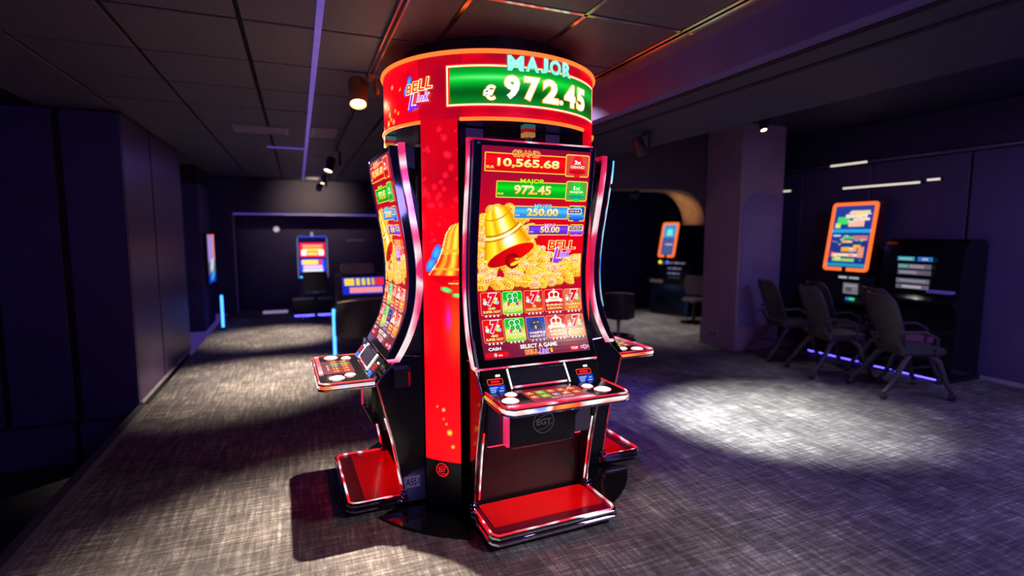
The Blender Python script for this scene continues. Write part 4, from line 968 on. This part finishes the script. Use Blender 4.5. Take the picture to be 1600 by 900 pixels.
# far upright slot machine
def blurred_screen(g, x0, z0, x1, z1, h, base, items):
    g.grid(x0, z0, x1, z1, h, base, 4, 4)
    for (a, b, c, d, cc) in items: g.grid(x0+a*(x1-x0), z0+b*(z1-z0), x0+c*(x1-x0), z0+d*(z1-z0), h+.002, cc, 1, 1)
e = empty('slot_machine', (.265, 11.5, 0)); tag(e, 'far upright slot machine with red and blue screens by the back portal', 'slot machine')
MB().prism([(.25, .36), (-.18, .36), (-.18, .70), (-.28, .76), (-.28, .80), (-.12, .86), (-.08, 1.50), (-.06, 1.57), (.25, 1.57)], lambda y, z: (-.27, y, z), lambda y, z: (.27, y, z)).build('cabinet', pmat('blue_cabinet', (.02, .03, .14), .3), e, bevel=.015)
MB().box(-.40, .34, -.26, .30, 0.0, .36).build('stand', M_satin, e, bevel=.01)
MB().box(-.38, .32, -.265, -.26, .008, .025).build('underglow_strip', M_glowblue, e)
MB().box(-.40, .34, -.30, -.26, .33, .37).build('stand_edge', pmat('steel_edge', (.25, .25, .35), .3, .8), e)
fs = lambda x, z, h: (x, -.10-(1.5-z)*.06-h-.004, z)
g = G(fs); YE = L3(255, 220, 70)
blurred_screen(g, -.235, 1.17, .235, 1.45, .004, L3(255, 30, 70), [(.1, .70, .9, .85, L3(255, 170, 120)), (.12, .42, .88, .60, YE), (.06, .12, .26, .5, WHITE), (.74, .12, .94, .5, WHITE), (.3, .12, .7, .34, L3(255, 210, 110))])
g.build('upper_screen', e, M_ring)
g = G(fs)
blurred_screen(g, -.235, .87, .235, 1.13, .004, L3(30, 70, 240), [(.06, .58, .70, .92, YE), (.72, .58, .86, .92, L3(255, 50, 40)), (.12, .26, .88, .50, L3(255, 190, 230)), (.1, .04, .9, .2, L3(230, 240, 255))])
g.build('lower_screen', e, M_ring)
MB().box(-.25, .25, -.288, -.28, .77, .795).build('deck_light', pmat('cyan_deck_light', (.1, .3, .4), .3, emis=(.08, .55, 1.0), estr=2.2), e)
MB().box(-.27, .27, -.10, .1, 1.57, 1.585).build('top_light', pmat('blue_top_light', (.1, .1, .4), .3, emis=(.05, .10, .9), estr=1.2), e)
for s in (-1, 1): MB().box(s*.275-.008, s*.275+.008, -.13, -.10, .75, 1.55).build('light_edge', pmat('white_edge_light', (.3, .3, .4), .3, emis=(.4, .45, .9), estr=.5), e)
MB().lathe([(0, 1.585), (.022, 1.585), (.022, 1.66), (0, 1.665)], 12, (0, 0, 0)).build('signal_light', pmat('pale_signal', (.6, .6, .55), .3, emis=(.7, .68, .6), estr=.5), e)
stool((.275, 10.85, 0), 0, 'black stool in front of the far upright slot machine', .52, .21, (.56, .93))
tag(MB().box(-.72, -.25, 11.9, 12.0, 0, .04).build('floor_light', pmat('lilac_floor_light', (.4, .35, .5), .4, emis=(.45, .36, .65), estr=.55)), 'low lilac light bar on the floor left of the far machine', 'light bar')
# slant-top machine behind the left machine
e = empty('slot_machine', (.78, 7.95, 0)); tag(e, 'low slant-top slot machine with yellow and blue screen behind a black chair', 'slot machine')
MB().prism([(.3, 0), (-.28, 0), (-.24, .55), (-.36, .62), (-.36, .68), (-.20, .74), (-.02, 1.03), (.3, 1.06)], lambda y, z: (-.30, y, z), lambda y, z: (.45, y, z)).build('cabinet', pmat('brown_cabinet', (.10, .075, .06), .35), e, bevel=.012)
MB().box(-.22, .24, .0, .2, 1.055, 1.20).build('topper', pmat('taupe_topper', (.30, .26, .25), .4), e, bevel=.02)
for z in (1.09, 1.13, 1.165): MB().box(-.215, .235, -.006, 0.004, z, z+.012).build('topper_rib', pmat('taupe_rib', (.16, .14, .14), .4), e)
ss = lambda x, z, h: (x, -.20+(z-.74)*.62-h*.85, z+h*.5)
g = G(ss)
blurred_screen(g, -.22, .78, .42, 1.01, .006, L3(25, 45, 200), [(.05, .52, .26, .93, YE), (.30, .52, .38, .93, YE), (.42, .52, .50, .93, L3(235, 220, 60)), (.54, .52, .60, .93, YE), (.64, .52, .70, .93, L3(240, 190, 40)), (.73, .52, .90, .93, L3(255, 40, 30)), (.15, .08, .86, .40, L3(255, 150, 160)), (.27, .6, .30, .7, L3(40, 90, 60))])
g.build('screen', e, M_dim)
for k, c in enumerate(((1.0, .75, .15), (.25, .55, .8), (.1, .2, .9))):
    MB().lathe([(0, .02), (.022, .015), (.022, 0)], 12, (-.05+.07*k, -.30, .68)).build('button', pmat('coloured_button_%d' % k, c, .3, emis=c, estr=.9), e)
# its chair
def tub_chair(loc, rz, label, w=.29, top=.80):
    e = empty('tub_chair', loc, rz); tag(e, label, 'chair', 'black tub chairs')
    MB().lathe([(0, 0), (.25, 0), (.26, .012), (.06, .05), (0, .05)], 24).build('base', M_dl, e)
    MB().lathe([(.035, .04), (.035, .40)], 14).build('pedestal', M_chrome, e)
    MB().plate(rrect_pts(-w+.03, -.22, w-.03, .24, .08, 5), .40, .48).build('seat', M_leather, e, bevel=.02)
    m = MB(); sx = np.linspace(-1, 1, 13); zs = np.linspace(.30, top, 8)
    fn = lambda d: (lambda s, z: (s*(w+d)*(1-.10*max(0, (z-.55)/.3)**2), -.25-d + .28*abs(s)**3 - .10*(z-.3)*(1-abs(s)), z - .06*abs(s)**3*(z-.3)/.5))
    m.grid(fn(0), sx, zs); m.grid(fn(.05), sx, zs)
    q = len(zs)*13
    for j in range(len(zs)-1):
        for i in (0, 12): m.f.append((j*13+i, (j+1)*13+i, q+(j+1)*13+i, q+j*13+i))
    for i in range(12):
        for j in (0, len(zs)-1): m.f.append((j*13+i, j*13+i+1, q+j*13+i+1, q+j*13+i))
    m.build('backrest', M_leather, e)
    MB().tube([fn(.025)(s, top) for s in sx], .014, 8).build('piping', pmat('tan_piping', (.30, .22, .13), .5), e)
    return e
tub_chair((.80, 7.28, 0), 0.05, 'black tub chair with tan piping behind the left machine', .34, .79)
tub_chair((4.74, 7.2, 0), -.58, 'black tub chair seen just right of the carousel through the archway', .20, .72)
# small lit things on the back wall
tag(MB().lathe([(0, -.02), (.05, -.02), (.06, 0)], 16, (-.43, 12.89, 1.73), 'y').build('emergency_light', pmat('pale_wall_light', (.6, .55, .6), .4, emis=(.8, .7, .8), estr=.6)), 'small pale emergency light high on the back alcove wall', 'light')
tag(MB().box(1.05, 1.45, 12.86, 12.9, 1.46, 1.49).build('wall_shelf', pmat('violet_shelf', (.25, .22, .4), .4)), 'thin violet shelf on the back alcove wall', 'shelf')

# kiosks with orange light frames
def kiosk(loc, rz, w, h, lean, zb, label, group, body, art):
    e = empty('gaming_terminal', loc, rz); tag(e, label, 'terminal', group)     # local -y is the front
    def pl(x, t, d): return (x, lean*t - d, zb + t)
    m = MB().prism(rrect_pts(-w/2, 0, w/2, h, .05, 5), lambda x, t: pl(x, t, 0), lambda x, t: pl(x, t, -.16)); m.build('screen_case', pmat('dark_red_case', (.09, .010, .016), .35), e, bevel=.01)
    f = MB(); o = rrect_pts(-w/2, 0, w/2, h, .05, 5); i = rrect_pts(-w/2+.044, .044, w/2-.044, h-.044, .02, 5); n = len(o)
    vs = [pl(*p, .012) for p in o] + [pl(*p, .012) for p in i] + [pl(*p, -.005) for p in o] + [pl(*p, -.005) for p in i]
    f.add(vs, [(k, (k+1) % n, n+(k+1) % n, n+k) for k in range(n)] + [(k, (k+1) % n, 2*n+(k+1) % n, 2*n+k) for k in range(n)] + [(n+k, n+(k+1) % n, 3*n+(k+1) % n, 3*n+k) for k in range(n)])
    f.build('light_frame', M_kiosk, e)
    MB().box(-.025, .025, -.02, 0.0, zb-.005, zb+.055).build('frame_clip', M_satin, e)
    g = G(lambda x, t, d: pl(x, t, d)); art(g, w/2-.044, .044, h-.044); g.build('screen', e, M_dim)
    MB().box(-.04, .04, .04, .16, .9, zb+.1).build('neck', M_satin, e)
    body(e)
    return e
def art1(g, a, b, t):
    H = t-b; L_ = 2*a
    def r(x0, y0, x1, y1, c, h=.004): g.grid(-a+x0*L_, b+y0*H, -a+x1*L_, b+y1*H, h, c, 1, 1)
    g.grid(-a, b, a, t, .002, lambda s, q: tuple(np.array(L3(35, 60, 150))*(.7+.4*q)), 3, 6)
    r(0, .565, 1, .62, L3(40, 170, 230)); r(0, .02, 1, .07, L3(30, 150, 200))
    for (x0, y0, x1, y1, c) in ((.1, .70, .42, .82, L3(70, 220, 110)), (.06, .64, .2, .72, L3(220, 235, 120)), (.42, .86, .9, .92, L3(255, 215, 160)), (.3, .80, .85, .86, L3(255, 225, 200)), (.40, .66, .80, .76, L3(255, 190, 170)), (.5, .76, .92, .80, L3(240, 230, 230)), (.05, .5, .25, .53, L3(200, 210, 230)), (.3, .46, .6, .51, L3(100, 190, 120)), (.6, .44, .95, .52, L3(200, 120, 130)), (.3, .40, .58, .44, L3(235, 190, 80)), (.32, .26, .72, .33, L3(255, 170, 30)), (.62, .33, .8, .37, L3(255, 190, 50)), (.75, .17, .9, .34, L3(240, 150, 120)), (.1, .18, .75, .23, L3(255, 215, 190)), (.12, .10, .7, .15, L3(150, 210, 120)), (.05, .20, .14, .25, L3(240, 60, 60)), (.2, .12, .34, .17, L3(220, 240, 120))): r(x0, y0, x1, y1, c)
    rs = np.random.RandomState(4); pal = [L3(255, 225, 190), L3(90, 170, 235), L3(255, 200, 80), L3(120, 220, 140), L3(235, 120, 120), L3(220, 230, 245)]
    for i in range(46):
        x = rs.uniform(.05, .85); y = rs.uniform(.09, .92); ww = rs.uniform(.04, .14); hh = rs.uniform(.010, .022)
        if not .54 < y < .64: r(x, y, min(.97, x+ww), y+hh, pal[i % 6], .006)
def art2(g, a, b, t):
    g.grid(-a, b, a, t, .002, lambda s, q: L3(70, 150, 205) if q > .55 else L3(75, 90, 140), 2, 20)
    g.ell(0, b+.75*(t-b), .07, .07, 0, .004, L3(120, 235, 225)); g.grid(-.08, b+.64*(t-b), .08, b+.68*(t-b), .004, L3(150, 235, 230), 1, 1); g.grid(-.06, b+.33*(t-b), .10, b+.37*(t-b), .004, L3(225, 190, 220), 1, 1)
def strip(e, x0, z0, x1, z1, y, c, name='small_display', marks=()):
    g = G(lambda x, z, d: (x, y-d, z)); g.grid(x0, z0, x1, z1, .001, c, 2, 1)
    for (a, b, p, q, cc) in marks: g.grid(x0+a*(x1-x0), z0+b*(z1-z0), x0+p*(x1-x0), z0+q*(z1-z0), .003, cc, 1, 1)
    return g.build(name, e, M_dim)
def body1(e):
    MB().prism([(-.05, .1), (.42, .1), (.42, .98), (.12, 1.10), (.02, 1.10), (-.02, .80), (-.10, .76), (-.10, .73), (.02, .66)], lambda y, z: (-.42, y, z), lambda y, z: (.42, y, z)).build('cabinet', M_satin, e, bevel=.01)
    MB().box(-.43, .43, -.08, .44, 0, .1).build('plinth', M_black, e)
    MB().box(-.40, .40, -.084, -.08, .006, .016).build('underglow_strip', M_glowblue, e)
    strip(e, -.08, 1.045, .22, 1.09, -.006, L3(30, 34, 40), 'sign', [(.04, .2, .42, .8, L3(170, 185, 190)), (.52, .2, .96, .8, L3(150, 165, 170))])
    strip(e, .02, .86, .22, 1.00, -.03, L3(115, 112, 120), 'notice', [(.2, .2, .6, .6, L3(75, 75, 85)), (.1, .7, .9, .8, L3(160, 160, 165))])
    strip(e, .08, .765, .20, .815, -.055, L3(60, 215, 150), 'small_display', [(.0, .0, .4, 1, L3(30, 120, 220))])
    MB().box(-.25, .25, .30, .31, .95, .97).build('handrail', M_chair, e)
# front terminal: faces -x  (local -y -> world -x means rotation -90 deg)
kiosk((6.68, 4.86, 0), -PI/2, .62, .90, .16, 1.15, 'terminal with orange framed screen against the right wall', 'orange framed terminals', body1, art1)
def body2(e):
    MB().prism([(-.05, 0), (.5, 0), (.5, 1.05), (.05, 1.12), (-.02, .80), (-.20, .74), (-.20, .70), (-.0, .62)], lambda y, z: (-.33, y, z), lambda y, z: (.55, y, z)).build('cabinet', M_black, e, bevel=.01)
    for k, (zz, wd) in enumerate(((1.03, .42), (.92, .34), (.82, .30))):
        strip(e, .05, zz, .05+wd, zz+.05, -.02, L3(20, 20, 28), 'sign', [(.05, .15, .35, .85, L3(95, 90, 115)), (.4, .15, .65, .85, L3(120, 110, 140)), (.7, .15, .95, .85, L3(95, 90, 110))])
    for k, c in enumerate(((1.0, .8, .05), (.05, .15, 1.0))):
        MB().lathe([(0, -.02), (.035, -.01), (.035, 0)], 14, (-.12+.17*k, -.01, 1.06), 'y').build('button_lamp', pmat('lamp_%d' % k, c, .3, emis=c, estr=1.2), e)
    MB().box(-.2, .1, -.24, -.2, .66, .72).build('hand_rest', pmat('tan_rest', (.25, .17, .15), .5), e, bevel=.01)
kiosk((6.88, 8.8, 0), -1.25, .38, .70, .24, 1.16, 'smaller terminal with orange framed screen seen through the archway', 'orange framed terminals', body2, art2)
# black terminal with rows of small displays
e = empty('gaming_terminal', (6.62, 3.97, 0), -PI/2); tag(e, 'black terminal with rows of small pale displays right of the orange screen', 'terminal')
MB().prism([(-.02, .05), (.50, .05), (.50, 1.52), (.46, 1.58), (.16, 1.58), (.06, 1.50), (.0, .92), (-.10, .88), (-.10, .85), (.0, .78)], lambda y, z: (-.40, y, z), lambda y, z: (.46, y, z)).build('cabinet', M_black, e, bevel=.012)
MB().box(-.42, .48, -.05, .52, 0, .05).build('plinth', M_satin, e)
MB().box(-.40, .46, -.054, -.05, .006, .016).build('underglow_strip', M_glowblue, e)
for (x0, z0, x1, z1, c, mk) in ((-.19, 1.325, .0, 1.375, L3(50, 130, 165), [(.1, .25, .9, .75, L3(120, 190, 180))]), (.03, 1.325, .19, 1.375, L3(40, 110, 190), [(.3, .25, .7, .75, L3(170, 160, 220))]),
    (-.18, 1.235, .18, 1.29, L3(95, 95, 110), [(.02, .2, .3, .8, L3(90, 160, 160)), (.35, .2, .8, .8, L3(150, 130, 145))]), (-.18, 1.165, .18, 1.22, L3(85, 82, 96), [(.06, .2, .6, .8, L3(135, 130, 145)), (.62, .25, .84, .75, L3(110, 85, 95))]),
    (-.19, 1.065, .17, 1.12, L3(100, 98, 112), [(.1, .4, .9, .7, L3(140, 138, 150))]), (-.19, 1.00, .17, 1.05, L3(92, 90, 106), [(.2, .2, .78, .8, L3(165, 155, 165))])):
    strip(e, x0, z0, x1, z1, .0, c, 'small_display', mk)
MB().box(.22, .45, -.14, -.02, .985, 1.015).build('ledge', pmat('violet_ledge', (.16, .12, .42), .3, emis=(.10, .06, .4), estr=.25), e, bevel=.005)

# wheeled chairs in front of the terminals
def caster_chair(loc, rz, label, seatmat=M_chair, lean=.34):
    e = empty('wheeled_chair', loc, rz); tag(e, label, 'chair', 'wheeled chairs at the terminals')   # local +y is the way it faces
    MB().plate(rrect_pts(-.23, -.20, .23, .25, .07, 5), .45, .50).build('seat', seatmat, e, bevel=.018)
    MB().plate(rrect_pts(-.21, -.18, .21, .23, .06, 5), .425, .45).build('seat_pan', M_chair, e, bevel=.008)
    m = MB(); sx = np.linspace(-1, 1, 11); zs = np.linspace(.52, 1.04, 9)
    def fn(d):
        def f(s, z):
            k = (z-.52)/.52; hw = .20 + .05*math.sin(k*PI*.75); hw *= 1 - .30*max(0, (k-.82)/.18)**2
            return (s*hw, -.20 - lean*k*.55 + .07*s*s - d, z)
        return f
    m.grid(fn(0), sx, zs); m.grid(fn(.022), sx, zs); q = len(zs)*11
    for j in range(len(zs)-1):
        for i in (0, 10): m.f.append((j*11+i, (j+1)*11+i, q+(j+1)*11+i, q+j*11+i))
    for i in range(10):
        for j in (0, len(zs)-1): m.f.append((j*11+i, j*11+i+1, q+j*11+i+1, q+j*11+i))
    m.build('backrest', M_chair, e)
    for sx_ in (-1, 1):
        MB().tube([(sx_*.20, -.16, .43), (sx_*.215, -.24, .60)], .016, 8).build('back_support', M_chair, e)
        MB().tube([(sx_*.24, .12, .45), (sx_*.27, .10, .62), (sx_*.27, -.02, .68), (sx_*.25, -.24, .67)], .014, 8).build('armrest', M_chair, e)
        for sy, yy in ((-1, -.38), (1, .27)):
            lg = MB().tube([(sx_*.19, sy*.10, .43), (sx_*.22, sy*.16, .38), (sx_*.27, yy*.8, .16), (sx_*.28, yy, .075)], [.026, .028, .024, .019], 8).build('leg', M_chair, e)
            MB().lathe([(0, -.016), (.024, -.016), (.034, -.010), (.034, .010), (.024, .016), (0, .016)], 16, (sx_*.28, yy, .034), 'x').build('caster', M_dl, lg)
        MB().tube([(sx_*.245, -.26, .20), (sx_*.23, 0, .17), (sx_*.245, .24, .20)], .009, 6).build('stretcher', M_chair, e)
    return e
F = -PI/2
caster_chair((6.02, 5.12, 0), F-.35, 'wheeled charcoal chair farthest left, next to the mauve column')
caster_chair((6.34, 4.66, 0), F-.35, 'wheeled charcoal chair second from the mauve column')
caster_chair((5.80, 4.30, 0), F-.40, 'wheeled charcoal chair third from the mauve column, with its back to the room')
caster_chair((6.30, 3.88, 0), F-.40, 'wheeled chair with plum seat cushion behind the nearest chair', M_cush)
caster_chair((5.80, 3.48, 0), F-.45, 'wheeled charcoal chair nearest to the viewer in the terminal row')
stool((6.70, 7.72, 0), 2.2, 'grey padded stool in front of the terminal beyond the archway', .46, .22, (.50, .86))
